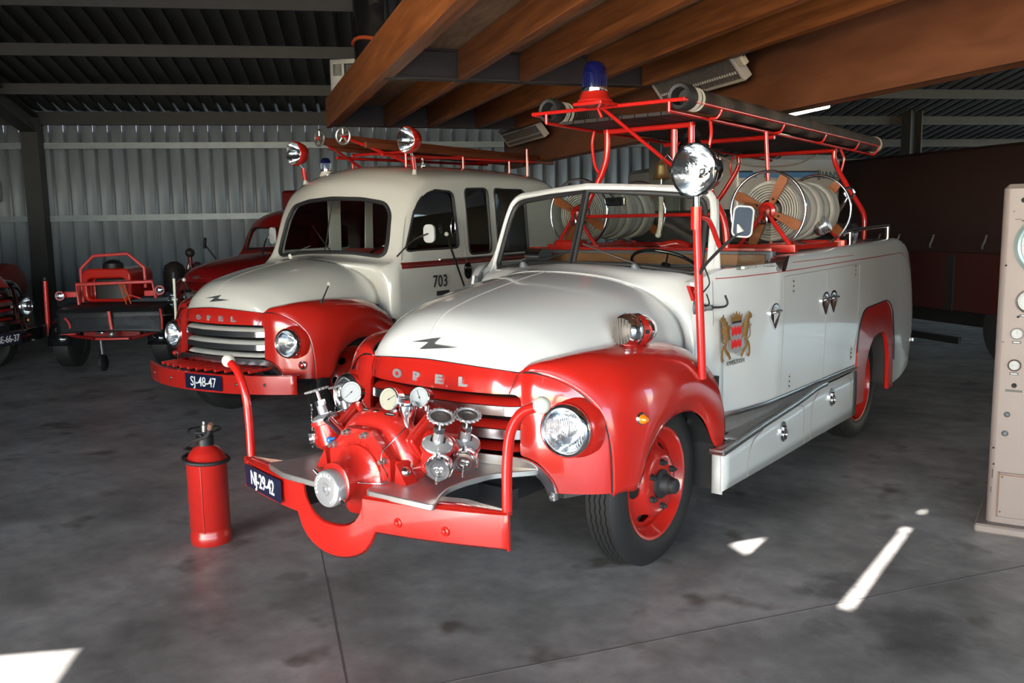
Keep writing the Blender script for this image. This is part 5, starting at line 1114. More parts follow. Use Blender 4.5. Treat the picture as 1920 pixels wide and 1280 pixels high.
b = MB(); pg = [(.565+.030*cos(a), 1.215+(.035 if sin(a) > 0 else .055)*sin(a)) for a in [2*pi*i/20 for i in range(20)]]; b.prism(pg, .84, .862, CHROME, PYZ, True); b.lathe([(.02, 0), (.016, .012), (.0001, .016)], fr((.862, .565, 1.22), (1, 0, 0)), REDLENS, 16); b.build('side_badge', TB, label='chrome shield badge with a red centre')
# interior
b = MB(); b.box((-.85, .75, .6), (.85, 3.7, .65), DARKM); b.box((-.8, 1.35, .65), (.8, 1.7, 1.05), DRED, None, .04); b.box((-.8, 1.7, .9), (.8, 1.82, 1.50), DRED, None, .04); b.box((-.8, 2.6, .65), (.8, 3.0, 1.05), DRED, None, .04); b.box((-.8, 3.0, .9), (.8, 3.1, 1.5), DRED, None, .04); b.box((-.74, .80, 1.2), (.74, .95, 1.40), DRED, None, .03); b.build('cab_interior', TB, label='dark red seats and dashboard')
b = MB(); M = fr((.42, 1.02, 1.47), (0, -.55, 1)); b.torus(M, .21, .012, BLACKP, 40, 8)
for k in range(3): a = 2*pi*k/3+.5; b.tube([M @ Vector((0, 0, -.02)), M @ Vector((.2*cos(a), .2*sin(a), 0))], .007, BLACKP, 8)
b.build('steering_wheel', TB)
for sx_, x2, z2, m in ((.13, -.42, .0, CHROME), (-.50, .28, .12, BLACK)):
    b = MB(); y = wyB(sx_, 1.47)-.02; b.lathe([(.022, -.02), (.018, .01), (.01, .02)], fr((sx_, y, 1.46), (0, -.5, 1)), CREAM, 12); x1 = sx_-.34 if sx_ > 0 else sx_+.30; z1 = 1.75 if sx_ > 0 else 1.56
    b.tube([(sx_, y-.01, 1.48), (x1, wyB(x1, z1)-.03, z1)], .006, CHROME, 6); b.build('wiper', TB)
# bumper of truck B
def bYB(x): return -1.0+.26*(abs(x)/.93)**2.2
xs2 = [-.935+1.87*i/40 for i in range(41)]; b = MB()
b.grid([[(x, bYB(x)+.03, .405) for x in xs2], [(x, bYB(x), .412) for x in xs2], [(x, bYB(x)-.002, .49) for x in xs2], [(x, bYB(x), .562) for x in xs2], [(x, bYB(x)+.03, .568) for x in xs2]], RED, 1, 1)
b.build('front_bumper', TB, solidify=.01)
for k in range(11): x = -.55+.11*k; b = MB(); b.box((x-.012, bYB(x)+.03, .575), (x+.012, -.66, .60), RED, None, .004); b.build('bumper_slat', TB)
for x in (-.70, -.32, .46, .70): b = MB(); b.lathe([(.014, 0), (.010, .006), (.0001, .008)], fr((x, bYB(x)-.002, .49), (0, -1, 0)), CHROME, 12); b.build('bumper_bolt', TB)
x = .13; ang = atan2(bYB(.3)-bYB(-.04), .34); M = fr((x, bYB(x)-.008, .492), (sin(ang), -cos(ang), 0), (cos(ang), sin(ang), 0)); plate(TB, 'SJ-48-47', M, .42, .125)
for s in (1, -1):
    b = MB(); M = fr((s*.812, -.545, .615), (s*.3, -1, 0)); b.lathe([(.034, -.02), (.036, .006), (.026, .014)], M, CHROME, 20); b.lathe([(.024, .010), (.018, .028), (.0001, .034)], M, REDLENS, 20); b.build('turn_lamp', TB, label='small red front lamp in a chrome ring')
b = MB(); b.cyl((.80, -.28, 1.09), (.80, -.285, 1.13), .012, BLACK); b.tube([(.80, -.28, 1.12), (.80, -.19, 1.25)], .006, BLACK, 8); b.ball((.80, -.185, 1.262), .018, PVC, 14); b.build('wing_marker', TB, label='black wing marker stalk with an ivory tip')
b = MB(); b.tube([(-.80, -.32, 1.08), (-.87, -.36, 1.26)], .006, BLACK, 8); b.ball((-.875, -.36, 1.275), .018, PVC, 14); b.build('wing_marker', TB)
b = MB(); M = fr((-.76, -.42, 1.135), (-.1, -1, .1)); b.lathe([(.0001, -.09), (.04, -.08), (.058, -.03), (.062, 0), (.058, .008)], M, CHROME, 28); b.lathe([(.056, .008), (.03, .018), (.0001, .02)], M, REFL, 28); b.cyl((-.76, -.41, 1.04), (-.76, -.41, 1.09), .012, CHROME); b.build('fog_lamp', TB, label='chrome lamp standing on the wing')
b = MB(); b.cyl((-1.11, -.30, .80), (-1.10, -.30, 1.28), .013, PVC); b.lathe([(.022, 0), (.016, .03), (.012, .06), (.022, .07)], fr((-1.10, -.30, 1.28), (0, 0, 1)), BLACK, 14); b.tube([(-1.11, -.30, .86), (-.93, -.28, .84)], .012, BLACK, 8); b.build('marker_pole', TB, label='white marker pole with a dark top')
# mirrors
for s, c_ in ((1, (1.05, .90, 1.665)), (-1, (-1.06, .92, 1.66))):
    b = MB(); M = fr(c_, (s*.15 if s > 0 else -.35, -1, 0)); M = M @ Matrix.Rotation(radians(90), 4, 'Z'); b.prism(rrect(.17, .115, .045, 5), -.02, .006, mat('mirror_back', (.55, .55, .54), .3, noise=.05), M @ Matrix.Rotation(radians(90), 4, 'Z') if s > 0 else M @ Matrix.Rotation(radians(90), 4, 'Z'))
    b.tube([(c_[0], c_[1]-.02, c_[2]), (c_[0]-s*.08, .75, 1.60), (s*.885, .62, 1.46)], .008, CHROME, 8, sub=3); b.build('door_mirror', TB, label='pale rounded mirror on a chrome arm')
b = MB(); b.prism(rrect(.055, .15, .025, 4), -.01, .01, BLACKP, Matrix.Translation((.925, 1.44, 1.72)) @ Matrix(((0, 0, 1, 0), (1, 0, 0, 0), (0, 1, 0, 0), (0, 0, 0, 1)))); b.tube([(.935, 1.44+.035*cos(a), 1.72+.09*sin(a)) for a in [2*pi*i/20 for i in range(20)]], .005, CHROME, 6, closed=True); b.build('quarter_mirror', TB)
b = MB(); b.tube([(1.02, .98, 1.64), (.99, 1.25, 1.40), (.95, 1.42, 1.18), (.93, 1.50, 1.02)], .010, BLACK, 8, sub=3) if False else b.tube([(1.06, 1.16, 1.64), (1.03, 1.47, 1.14)], .010, BLACKP, 8); b.ball((1.062, 1.155, 1.655), .022, PVC, 12); b.build('mirror_stay', TB, label='black stay with a pale end')
# roof spotlights
for s, cz, yb in ((1, 2.545, 1.10), (-1, 2.50, 1.10)):
    b = MB(); c_ = Vector((s*.745, 1.0, cz)); base = Vector((s*(.74 if s > 0 else .715), yb, 2.225 if s > 0 else 2.18)); b.cyl(base, base+Vector((0, 0, .05)), .026, CREAM, r2=.018); b.cyl(base+Vector((0, 0, .05)), base+Vector((0, -.02, .17)), .024, RED); b.cyl(base+Vector((0, -.02, .17)), c_-Vector((0, -.03, .09)), .012, CHROME)
    d = Vector((-.15 if s > 0 else -.12, -1, .0)).normalized(); M = fr(c_, d) @ Matrix.Scale(1.25, 4); b.lathe([(.0001, -.115), (.045, -.108), (.080, -.075), (.098, -.03), (.102, .0), (.100, .016), (.094, .02)], M, RED, 36, caps=False)
    for q in (90, -90): b.ball(M @ Vector((.108*cos(radians(q)), .108*sin(radians(q)), -.01)), .010, RED, 8)
    S_ = b.build('roof_spotlight', TB, label='red roof spotlight on a short post'); q = MB(); q.lathe([(.005, -.08), (.03, -.07), (.06, -.045), (.085, -.005), (.094, .018)], M, REFL, 36, caps=False); q.ball(M @ Vector((0, 0, -.03)), .018, CHROME, 10); q.lathe([(.095, .018), (.05, .028), (.0001, .030)], M, GLASS, 32, caps=False); q.build('reflector', S_)
B_ = beacon(TB, (-.48, 1.17, 2.262), .052, .115, CREAM, rb=1.25, hb=.9)
b = MB(); b.lathe([(.03, 0), (.028, .02), (.012, .03), (.012, .07), (.016, .08), (.008, .12)], fr((.20, 1.92, 2.355), (.1, -.1, 1)), CHROME, 14); b.build('roof_nozzle', TB)
# rack on truck B
b = MB()
for s in (1, -1): b.tube([(s*.30, 1.15, 2.44), (s*.36, 4.0, 2.50)], .016, REDT, 8)
for y, z0 in ((1.45, 2.33), (2.45, 2.36), (3.4, 2.34)):
    for s in (1, -1): b.tube([(s*.36, y, z0), (s*.36, y, 2.48)], .015, REDT, 8)
    b.tube([(-.36, y, 2.485), (.36, y, 2.485)], .015, REDT, 8)
b.tube([(.16, .74, 2.60), (.36, 1.6, 2.35)], .015, REDT, 8); b.tube([(-.16, .74, 2.60), (-.36, 1.6, 2.35)], .015, REDT, 8)
for y in (3.5,): b.tube([(.55, y, 2.30), (.55, y, 2.62)], .018, REDT, 8)
b.build('roof_rack', TB, label='red rack on the cab roof')
for s in (1, -1): make_wheel(TB, s*.845, .02, s, RED, steer=0); make_wheel(TB, s*.82, 3.25, s, RED, sub=False)
b = MB(); b.box((-.35, -.55, .38), (-.25, 4.0, .52), DARKM); b.build('chassis_rail', TB); b = MB(); b.box((.25, -.55, .38), (.35, 4.0, .52), DARKM); b.build('chassis_rail', TB); b = MB(); b.box((-.62, -.06, .36), (.62, .06, .46), DARKM); b.build('front_axle', TB)
# wooden ladder with two pulley wheels on the roof rack of B
MBm = Matrix.Translation((-3.658, 1.155, 0)) @ Matrix.Rotation(radians(6.07), 4, 'Z') @ Matrix.Scale(.985, 4)
LW = mat('old_orange_ladder_wood', (.15, .035, .012), .6, noise=.35, nscale=5, stretch=(6, 1, 6))
LD = thing('wooden_ladder', 'wooden ladder with two spoked wheels lying on the crew-cab roof rack', 'ladder'); LD.matrix_world = MBm @ Matrix.Translation((0, .78, 2.56))
for s in (1, -1):
    b = MB(); b.box((s*.155-.02, 0, -.02), (s*.155+.02, 3.9, .05), LW, None, .006); b.build('ladder_rail', LD)
    b = MB(); b.box((s*.235-.018, .2, -.06), (s*.235+.018, 3.9, .0), LW, None, .006); b.build('ladder_rail', LD)
    b = MB(); M = fr((s*.155, -.02, .045), (s*.2, -1, 0)); b.torus(M, .075, .013, STEEL, 32, 8); b.lathe([(.02, -.015), (.02, .015)], M, STEEL, 16)
    for k in range(5): a = 2*pi*k/5; b.tube([M @ Vector((.01*cos(a), .01*sin(a), 0)), M @ Vector((.075*cos(a), .075*sin(a), 0))], .010, STEEL, 6)
    b.build('ladder_wheel', LD, label='grey spoked wheel at the ladder end')
for k in range(12): b = MB(); b.cyl((-.15, .25+.3*k, .015), (.15, .25+.3*k, .015), .014, LW, seg=10); b.build('ladder_rung', LD)

# ================================================================ TRUCK C (black and red nose at the left edge)
TC = thing('lorry', 'black-nosed old lorry with red grille and red bonnet at the left edge', 'lorry', (-8.83, .10, 0), radians(115))
build_front(TC, BLACKP, BLACKP, RED, RED)
b = MB(); b.grid([[(x, bYB(x)+.03, .405) for x in xs2], [(x, bYB(x), .412) for x in xs2], [(x, bYB(x), .562) for x in xs2], [(x, bYB(x)+.03, .568) for x in xs2]], BLACKP, 1, 1); b.build('front_bumper', TC, solidify=.01)
x = .0; ang = 0; M = fr((x, bYB(x)-.008, .488), (sin(ang), -cos(ang), 0), (cos(ang), sin(ang), 0)); plate(TC, 'BE-66-37', M, .40, .125)
b = MB(); b.cyl((.93, -.74, .41), (.93, -.76, 1.10), .028, REDT); b.ball((.93, -.76, 1.125), .035, BLACK, 14); b.build('marker_rod', TC, label='red marker rod with a black ball')
b = MB(); M = fr((.812, -.545, .615), (.3, -1, 0)); b.lathe([(.034, -.02), (.036, .006), (.026, .014)], M, CHROME, 20); b.lathe([(.024, .010), (.018, .028), (.0001, .034)], M, AMBER, 20); b.build('turn_lamp', TC)
b = MB(); b.grid([[(-x_, y_, z_) for x_, y_, z_ in r[:0:-1]]+list(r) for r in COWL], RED, 3, 3); b.build('scuttle', TC, solidify=.01)
b = MB(); b.box((-.88, .55, .5), (.88, 1.7, 1.42), RED, None, .05); b.box((-.80, .75, 1.42), (.80, 1.7, 1.95), BLACK, None, .08); b.build('cab', TC)
make_wheel(TC, .845, .02, 1, RED); make_wheel(TC, -.845, .02, -1, RED); make_wheel(TC, .82, 3.0, 1, RED, sub=False); make_wheel(TC, -.82, 3.0, -1, RED, sub=False)
b = MB(); b.box((-.85, 1.8, .62), (.85, 4.0, 1.2), DRED, None, .03); b.box((-.35, -.5, .4), (.35, 3.9, .55), DARKM); b.build('rear_body', TC)
# dull red tank behind C
o = MB(); M = fr((0, 0, .95), (0, 1, 0)); o.lathe([(.0001, 0), (.2, .02), (.29, .08), (.31, .16), (.31, 1.6), (.28, 1.7), (.0001, 1.74)], M, mat('faded_red_tank', (.20, .035, .03), .45, noise=.3, nscale=5), 36, caps=False)
TK = thing('tank_trailer', 'dull red round tank on a low frame behind the black-nosed lorry', 'tank', (-10.75, 1.85, 0), radians(118)); o.build('tank', TK)
b = MB(); b.tube([(-.35, .1, .30), (.35, .1, .30), (.35, 1.5, .30), (-.35, 1.5, .30)], .03, DRED, 8, closed=True)
for x in (-.3, .3):
    for y in (.2, 1.4): b.cyl((x, y, .3), (x, y, .75), .025, DRED)
b.build('frame', TK)
for s in (1, -1): b = MB(); b.lathe([(.0001, 0), (.2, 0), (.26, .01), (.27, .05), (.26, .10), (.0001, .11)], fr((s*.36, .8, .27), (s, 0, 0)), TYRE, 28); b.build('wheel', TK)

# ================================================================ TRUCK D (dark red, behind B)
TD = thing('lorry', 'dark red old lorry standing behind the crew-cab fire engine', 'lorry', (-7.72, 3.50, 0), radians(4), scale=.93)
build_front(TD, DRED, DRED, DRED, DRED, letters=False)
b = MB(); S2 = [[(x*.97, y+.04, min(z, 1.45+(z-1.45)*.78) if z > 1.45 else z) for x, y, z in r] for r in SECT[:8]]+[[(x*.9, 1.9, min(z, 1.45+(z-1.45)*.78) if z > 1.45 else z) for x, y, z in SECT[7]]]
G = [crp(list(r)+[(-x, y, z) for (x, y, z) in r[-2::-1]], 3) for r in S2]; G = list(zip(*[crp(c_, 3) for c_ in zip(*G)])); b.solid(G, inward, DRED)
hD = roundpoly([(-.68, 1.50), (.68, 1.50), (.66, 1.80), (.55, 1.84), (-.55, 1.84), (-.66, 1.80)], .04, 3); wd = roundpoly([(.82, 1.52), (1.5, 1.52), (1.5, 1.86), (1.1, 1.88), (.98, 1.80)], .06, 3)
b.build('cab', TD, cut=[MB().prism(hD, .3, 1.1, DRED, PX), MB().prism(wd, -1.3, 1.3, DRED, PYZ)], sharp=50)
b = MB(); b.sweep([(x, wyB(x, z*1.02)-.0+.04, z) for x, z in hD], [(.018*cos(a), .018*sin(a)) for a in [2*pi*i/6 for i in range(6)]], RUBBER, True); b.build('windscreen_rubber', TD)
b = MB(); b.box((-1.19, 1.95, .6), (.95, 4.4, 2.47), DRED, None, .06); b.build('box_body', TD, label='dark red box body')
b = MB(); b.prism(rrect(.10, .17, .04, 4), -.01, .01, BLACKP, fr((-.93, .15, 1.62), (-.3, -1, .1)) @ Matrix.Rotation(pi/2, 4, 'Z')); b.tube([(-.93, .15, 1.60), (-.80, .25, 1.36)], .012, BLACK, 8); b.build('wing_mirror', TD)
for s in (1, -1): make_wheel(TD, s*.845, .02, s, DRED); make_wheel(TD, s*.82, 3.25, s, DRED, sub=False)

# ================================================================ motor pump trailer
RT = mat('trailer_red_paint', (.62, .05, .05), .4, coat=.2, noise=.12, nscale=8)
TT = thing('pump_trailer', 'red tubular-framed motor pump trailer with a black sheet across its front', 'trailer', (-7.83, 1.77, 0), radians(38.4))
k_ = .00675
def tp(px, py, y=0.): d = 11.2+y; return (((px-960)*d+748*11.2)/1660, y, 1.73-(py-431.5)*d/1660)
b = MB(); b.tube([tp(155, 575, .2), tp(154, 504, .2), tp(180, 480, .2), tp(243, 477, .2), tp(272, 503, .2), tp(272, 540, .2)], .022, RT, 10); b.build('roll_frame', TT, label='hexagonal red tube hoop')
b = MB(); b.tube([tp(147, 580, -.05), tp(144, 532, -.05), tp(285, 529, -.05), tp(290, 560, -.05)], .024, RT, 10); b.tube([tp(147, 532), tp(147, 582)], .024, RT, 10); b.build('front_frame', TT)
b = MB(); b.box(tp(118, 556, -.02), tp(150, 545, .05), RT, None, .01); b.build('outrigger', TT); b = MB(); b.box(tp(268, 556, -.02), tp(300, 545, .05), RT, None, .01); b.build('outrigger', TT)
for px, py in ((112, 553), (298, 545)):
    b = MB(); M = fr(tp(px, py, -.08), (.2, -1, 0)); b.lathe([(.0001, -.06), (.04, -.05), (.058, 0), (.055, .012)], M, RT, 20); b.lathe([(.05, .01), (.02, .022), (.0001, .024)], M, REFL, 20); b.torus(M @ Matrix.Translation((0, 0, .01)), .052, .006, RT, 20, 6); b.build('work_lamp', TT, label='small lamp on the side arm')
b = MB(); cw = rrect(.62, .42, .10, 5); Mc_ = Matrix.Translation(tp(213, 533, .25)) @ PX; b.prism(cw, -.2, .5, RED, Mc_); b.build('engine_cowl', TT, label='red engine cowling', cut=[MB().prism(rrect(.48, .26, .05, 4), -.5, -.05, RED, Mc_ @ Matrix.Translation((0, -.04, 0)))], bevel=.02)
b = MB(); b.box(tp(178, 568, .14), tp(245, 522, .22), BLACK, None, .02); b.build('radiator', TT)
b = MB(); b.lathe([(.13, 0), (.12, .06), (.06, .1), (.0001, .11)], fr(tp(215, 503, .35), (0, 0, 1)), BLACK, 20); b.box(tp(180, 512, .2), tp(245, 504, .5), RED, None, .02); b.build('air_filter', TT)
TARP = mat('black_tarpaulin', (.012, .013, .016), .5, bump=.6, bscale=12, noise=.2)
b = MB(); rows = [[tp(px, py+6*((px-200)/100)**2*(1 if j == 4 else 0), -.22-.10*sin((px-104)/196*pi)-.02*j+.006*sin(px*.5)) for px in range(104, 301, 14)] for j, py in enumerate((580, 590, 600, 612, 620))]
b.grid([[(x, y+.3, z+.06) for x, y, z in rows[0]]]+rows, TARP, 2, 2); b.build('tarpaulin', TT, solidify=.01)
b = MB(); b.box(tp(107, 626, -.2), tp(143, 621, -.1), RT); b.box(tp(265, 622, -.2), tp(302, 617, -.1), RT); b.box(tp(170, 637, -.3), tp(240, 631, -.2), RT, None, .01); b.tube([tp(107, 624, -.15), tp(170, 634, -.25)], .02, DRED, 8); b.tube([tp(302, 620, -.15), tp(240, 634, -.25)], .02, DRED, 8); b.box(tp(150, 630, -.2), tp(262, 612, -.1), DRED); b.build('drawbar_frame', TT)
b = MB(); b.tube([tp(200, 583, -.40), tp(203, 617, -.40)], .022, RT, 8); b.build('tow_post', TT)
b = MB(); b.tube([tp(118, 595, -.3), tp(125, 605, -.33), tp(127, 622, -.3)], .014, RT, 8, sub=3); b.tube([tp(296, 580, -.3), tp(298, 600, -.33), tp(297, 618, -.3)], .014, RT, 8, sub=3); b.build('mudguard_stay', TT)
for px in (127, 308):
    b = MB(); b.lathe([(.0001, -.10), (.15, -.10), (.16, -.11), (.27, -.11), (.30, -.09), (.305, -.04), (.305, .04), (.30, .09), (.27, .11), (.16, .11), (.15, .1), (.0001, .10)], fr((tp(px, 640, .12)[0], .12, .305), (1, 0, 0)), TYRE, 40); b.build('wheel', TT)
    b = MB(); a_ = [(tp(px, 640, .12)[0]-.13, .12+.34*cos(t), .305+.34*sin(t)) for t in [pi*i/10+.0 for i in range(11)]]; b.grid([a_, [(x+.26, y, z) for x, y, z in a_]], BLACKP, 1, 1); b.build('mudguard', TT, solidify=.01)
b = MB(); b.tube([tp(181, 636, -.25), tp(183, 665, -.3)], .02, STEEL, 10); b.build('jockey_leg', TT)
b = MB(); b.lathe([(.0001, -.03), (.08, -.03), (.105, -.015), (.105, .015), (.08, .03), (.0001, .03)], fr(tp(183, 672, -.3)[:2]+(.105,), (1, 0, .05)), TYRE, 24); b.build('jockey_wheel', TT)
b = MB(); b.tube([tp(228, 532, -.06), tp(235, 550, -.10), tp(250, 556, -.05), tp(262, 560, 0)], .010, RT, 8, sub=3); b.tube([tp(232, 532, -.06), tp(240, 560, -.12), tp(243, 572, -.1)], .008, mat('orange_cable', (.5, .12, .03), .5, noise=.1), 8, sub=3); b.tube([tp(224, 532, -.06), tp(228, 548, -.1), tp(236, 575, -.14)], .008, mat('orange_cable', (.5, .12, .03), .5), 8, sub=3); b.build('cables', TT)
b = MB(); b.box(tp(172, 625, -.33), tp(190, 620, -.28), CHROME, None, .01); b.ball(tp(203, 626, -.36), .04, STEEL, 14); b.box(tp(237, 622, -.33), tp(249, 613, -.28), STEEL, None, .01); b.build('tow_coupling', TT)

# old dark machinery between trailer and trucks
OM = mat('greasy_dark_machinery', (.035, .025, .022), .5, noise=.4, nscale=9)
TM = thing('old_hand_pump', 'dark greasy antique pump with a ball on top, behind the red trailer', 'pump', (-9.29, 3.57, 0), radians(38))
kk = 12.3/1660
def mp_(px, py, y=0.): d = 13.5+y; return (((px-960)*d+615*13.5)/1660, y, 1.73-(py-428)*d/1660)
b = MB(); b.box(mp_(318, 600), mp_(372, 545, .8), OM, None, .05); b.lathe([(.16, 0), (.17, .3), (.14, .4), (.05, .46)], fr(mp_(335, 545, .3), (0, 0, 1)), OM, 24); b.lathe([(.08, 0), (.1, .2), (.05, .3)], fr(mp_(362, 540, .3), (0, 0, 1)), OM, 20); b.build('pump_body', TM)
b = MB(); b.ball(mp_(366, 474, .3), .072, OM, 20); b.cyl(mp_(366, 500, .3), mp_(366, 480, .3), .03, DRED); b.build('air_vessel', TM, label='dark ball vessel')
b = MB(); b.ball(mp_(378, 500, .4), .08, OM, 18); b.build('side_vessel', TM)
b = MB(); b.tube([mp_(352, 530, .2), mp_(362, 498, .3), mp_(368, 488, .3)], .03, DRED, 8); b.build('lever', TM)
for px in (326, 372): b = MB(); b.torus(fr(mp_(px, 628, .3)[:2]+(.34,), (1, .2, 0)), .31, .03, OM, 36, 8); 
for s in (-.25, .25):
    b = MB(); M = fr((s, .3, .34), (1, 0, 0)); b.torus(M, .31, .03, OM, 36, 8); b.lathe([(.05, -.05), (.05, .05)], M, OM, 12)
    for k in range(8): a = pi*k/4; b.tube([M @ Vector((0, 0, 0)), M @ Vector((.31*cos(a), .31*sin(a), 0))], .015, OM, 6)
    b.build('spoked_wheel', TM)
b = MB(); b.box((-.25, -.1, .30), (.25, .9, .60), OM, None, .03); b.build('pump_frame', TM)

# ================================================================ extinguisher on the floor
EX = thing('fire_extinguisher', 'old red fire extinguisher standing alone on the floor left of the bumper', 'fire extinguisher', (-1.315, -1.145, 0), radians(-50))
b = MB(); R_ = .108
b.lathe([(.0001, .006), (.09, .006), (R_-.004, .0), (R_+.001, .012), (R_+.001, .055), (R_-.003, .062), (R_-.004, .085), (R_, .09), (R_, .448), (R_+.004, .455), (R_+.004, .47), (R_-.004, .478), (R_-.018, .505), (.07, .532), (.045, .545), (.04, .555), (.0001, .556)], Matrix.Identity(4), EXTR, 48, caps=False); b.build('cylinder', EX, label='red welded steel body')
b = MB(); b.tube([(R_+.002, 0, .08), (R_+.002, 0, .45)], .003, EXTR, 6); b.build('weld_seam', EX)
b = MB(); b.lathe([(.045, .55), (.047, .60), (.040, .605), (.038, .62)], Matrix.Identity(4), BLACK, 24); b.torus(Matrix.Translation((0, 0, .635)), .085, .005, BLACK, 36, 8); b.lathe([(.016, .60), (.016, .66), (.010, .665), (.010, .68), (.0001, .682)], Matrix.Identity(4), STEEL, 16)
for k in range(3): a = 2*pi*k/3; b.tube([(.04*cos(a), .04*sin(a), .61), (.085*cos(a), .085*sin(a), .635)], .005, BLACK, 6)
b.build('valve_head', EX, label='black valve with guard ring')
b = MB(); HP = [(.03, -.02, .61), (.09, -.05, .60), (.115, -.05, .56), (.06, -.11, .52), (-.06, -.125, .475), (-.13, -.06, .455), (-.12, .05, .452), (-.04, .12, .458), (.06, .112, .462), (.12, .02, .47), (.118, -.03, .49)]
HP = [(.07*cos(t)*1.0, .07*sin(t), 0) for t in ()] or [(.10, .06, .665), (.085, .04, .62), (.03, -.06, .575), (-.03, -.125, .53), (-.11, -.12, .50), (-.135, -.04, .475), (-.10, .065, .465), (-.01, .118, .462), (.09, .08, .465), (.122, -.01, .47), (.09, -.085, .478), (.0, -.122, .484), (-.09, -.092, .488)]
b.tube(HP, .0105, RUBBER, 12, sub=6); b.build('hose', EX, label='black rubber hose looped round the shoulder'); b = MB(); b.cyl((.10, .06, .66), (.112, .072, .69), .014, mat('rusty_nozzle', (.22, .10, .07), .7, noise=.3)); b.build('nozzle', EX)
b = MB(); M = Matrix.Rotation(radians(-112), 4, 'Z')
b.add([M @ Vector(((R_+.0015)*cos(a), (R_+.0015)*sin(a), z)) for z in (.335, .435) for a in [radians(v) for v in (-8, -4, 0, 4, 8)]], [(i, i+1, i+6, i+5) for i in range(4)], EXTR, True)
for zz in (.335, .435): b.tube([M @ Vector(((R_+.002)*cos(radians(v)), (R_+.002)*sin(radians(v)), zz)) for v in (-8, 0, 8)], .0015, LETTER, 5)
for v in (-8, 8): b.tube([M @ Vector(((R_+.002)*cos(radians(v)), (R_+.002)*sin(radians(v)), zz)) for zz in (.335, .435)], .0015, LETTER, 5)
for zz in (.355, .37, .40, .415): b.tube([M @ Vector(((R_+.002)*cos(radians(v)), (R_+.002)*sin(radians(v)), zz)) for v in (-5, 0, 5)], .0022, LETTER, 5)
b.build('label', EX, label='small red and white label')

# ================================================================ test cabinet with dials at the right
CABM = mat('chalky_pink_paint', (.205, .165, .153), .45, noise=.12, nscale=7, rvar=.1)
CA = thing('test_cabinet', 'tall chalky pink metal cabinet with round dials at the right edge', 'cabinet', (2.06, 1.50, 0), radians(6))
b = MB(); b.box((0, 0, .03), (.62, .40, 1.885), CABM, None, .035); b.build('cabinet_body', CA, bevel=0)
b = MB(); b.box((-.05, -.06, 0), (.68, .46, .05), CABM, None, .015); b.build('plinth', CA)
b = MB(); b.box((.055, -.012, .09), (.56, .0, .34), CABM, None, .006); b.build('access_door', CA)
b = MB(); b.box((.055, -.0135, .325), (.56, -.0005, .332), mat('rust_edge', (.16, .08, .05), .7, noise=.3)); b.box((.050, -.0135, .09), (.056, -.0005, .34), mat('rust_edge', (.16, .08, .05), .7)); b.build('door_edge', CA)
def dial(x, z, r, ringm, lab, nd=.6):
    M = fr((x, -.002, z), (0, -1, 0), (1, 0, 0)); g = MB(); g.lathe([(r*1.12, 0), (r*1.12, .012), (r, .02), (r*.92, .016), (r*.9, .006)], M, ringm, 48, caps=False); g.lathe([(r*.92, .006), (.0001, .0062)], M, GAUGEF, 48, caps=False)
    for k in range(31 if r > .05 else 9): a = radians(225-270*k/(30 if r > .05 else 8)); g.box((-r*.008, r*.72, .0065), (r*.008, r*.84, .0072), INK, M @ Matrix.Rotation(a-pi/2, 4, 'Z'))
    g.box((-r*.02, -r*.15, .008), (r*.02, r*.6, .009), INK, M @ Matrix.Rotation(nd, 4, 'Z')); g.build('dial', CA, label=lab)
    h = MB(); w = r*.75 if r < .12 else r*.4; h.box((x-w, -.004, z-r*1.12-.022), (x+w, 0, z-r*1.12-.008), INK); h.box((x-w*.7, -.005, z-r*1.12-.017), (x+w*.7, -.004, z-r*1.12-.013), LETTER); h.build('dial_tag', CA)
for x, z, w, h_ in ((.13, 1.80, .03, .003), (.115, 1.79, .004, .012), (.09, 1.815, .03, .002), (.06, 1.70, .03, .003), (.09, 1.69, .04, .007), (.05, 1.74, .008, .004), (.03, 1.05, .012, .004), (.02, .30, .004, .05), (.018, .22, .003, .03), (.055, .20, .005, .04)):
    b = MB(); b.box((x, -.0012, z), (x+w, .001, z+h_), mat('chipped_paint_rust', (.05, .03, .022), .7, noise=.3)); b.build('paint_chip', CA)
dial(.235, 1.565, .155, mat('green_grey_bezel', (.25, .33, .33), .35, metal=.5, noise=.1), 'very large white dial'); dial(.145, 1.273, .055, ALU, 'medium white dial', -.6); dial(.10, 1.10, .028, ALU, 'small white dial', 0); dial(.096, .93, .028, mat('brown_bezel', (.10, .05, .04), .4, noise=.1), 'small cream dial in a dark ring', 1.5)
for x, z, r in ((.095, 1.80, .010), (.10, .82, .010), (.075, .66, .012), (.185, .655, .012), (.07, .555, .013), (.18, .545, .013), (.03, 1.46, .004), (.10, 1.19, .005), (.02, .47, .004), (.025, .38, .004), (.07, .315, .006), (.068, .12, .006)):
    b = MB(); b.lathe([(r*1.3, 0), (r*1.2, .006), (r*.6, .012), (.0001, .014)], fr((x, -.001, z), (0, -1, 0)), DARKM if r < .011 else GREYP, 16); b.build('knob' if r > .011 else 'rivet', CA)
b = MB(); b.box((.06, -.003, .785), (.14, 0, .797), INK); b.build('dial_tag', CA)

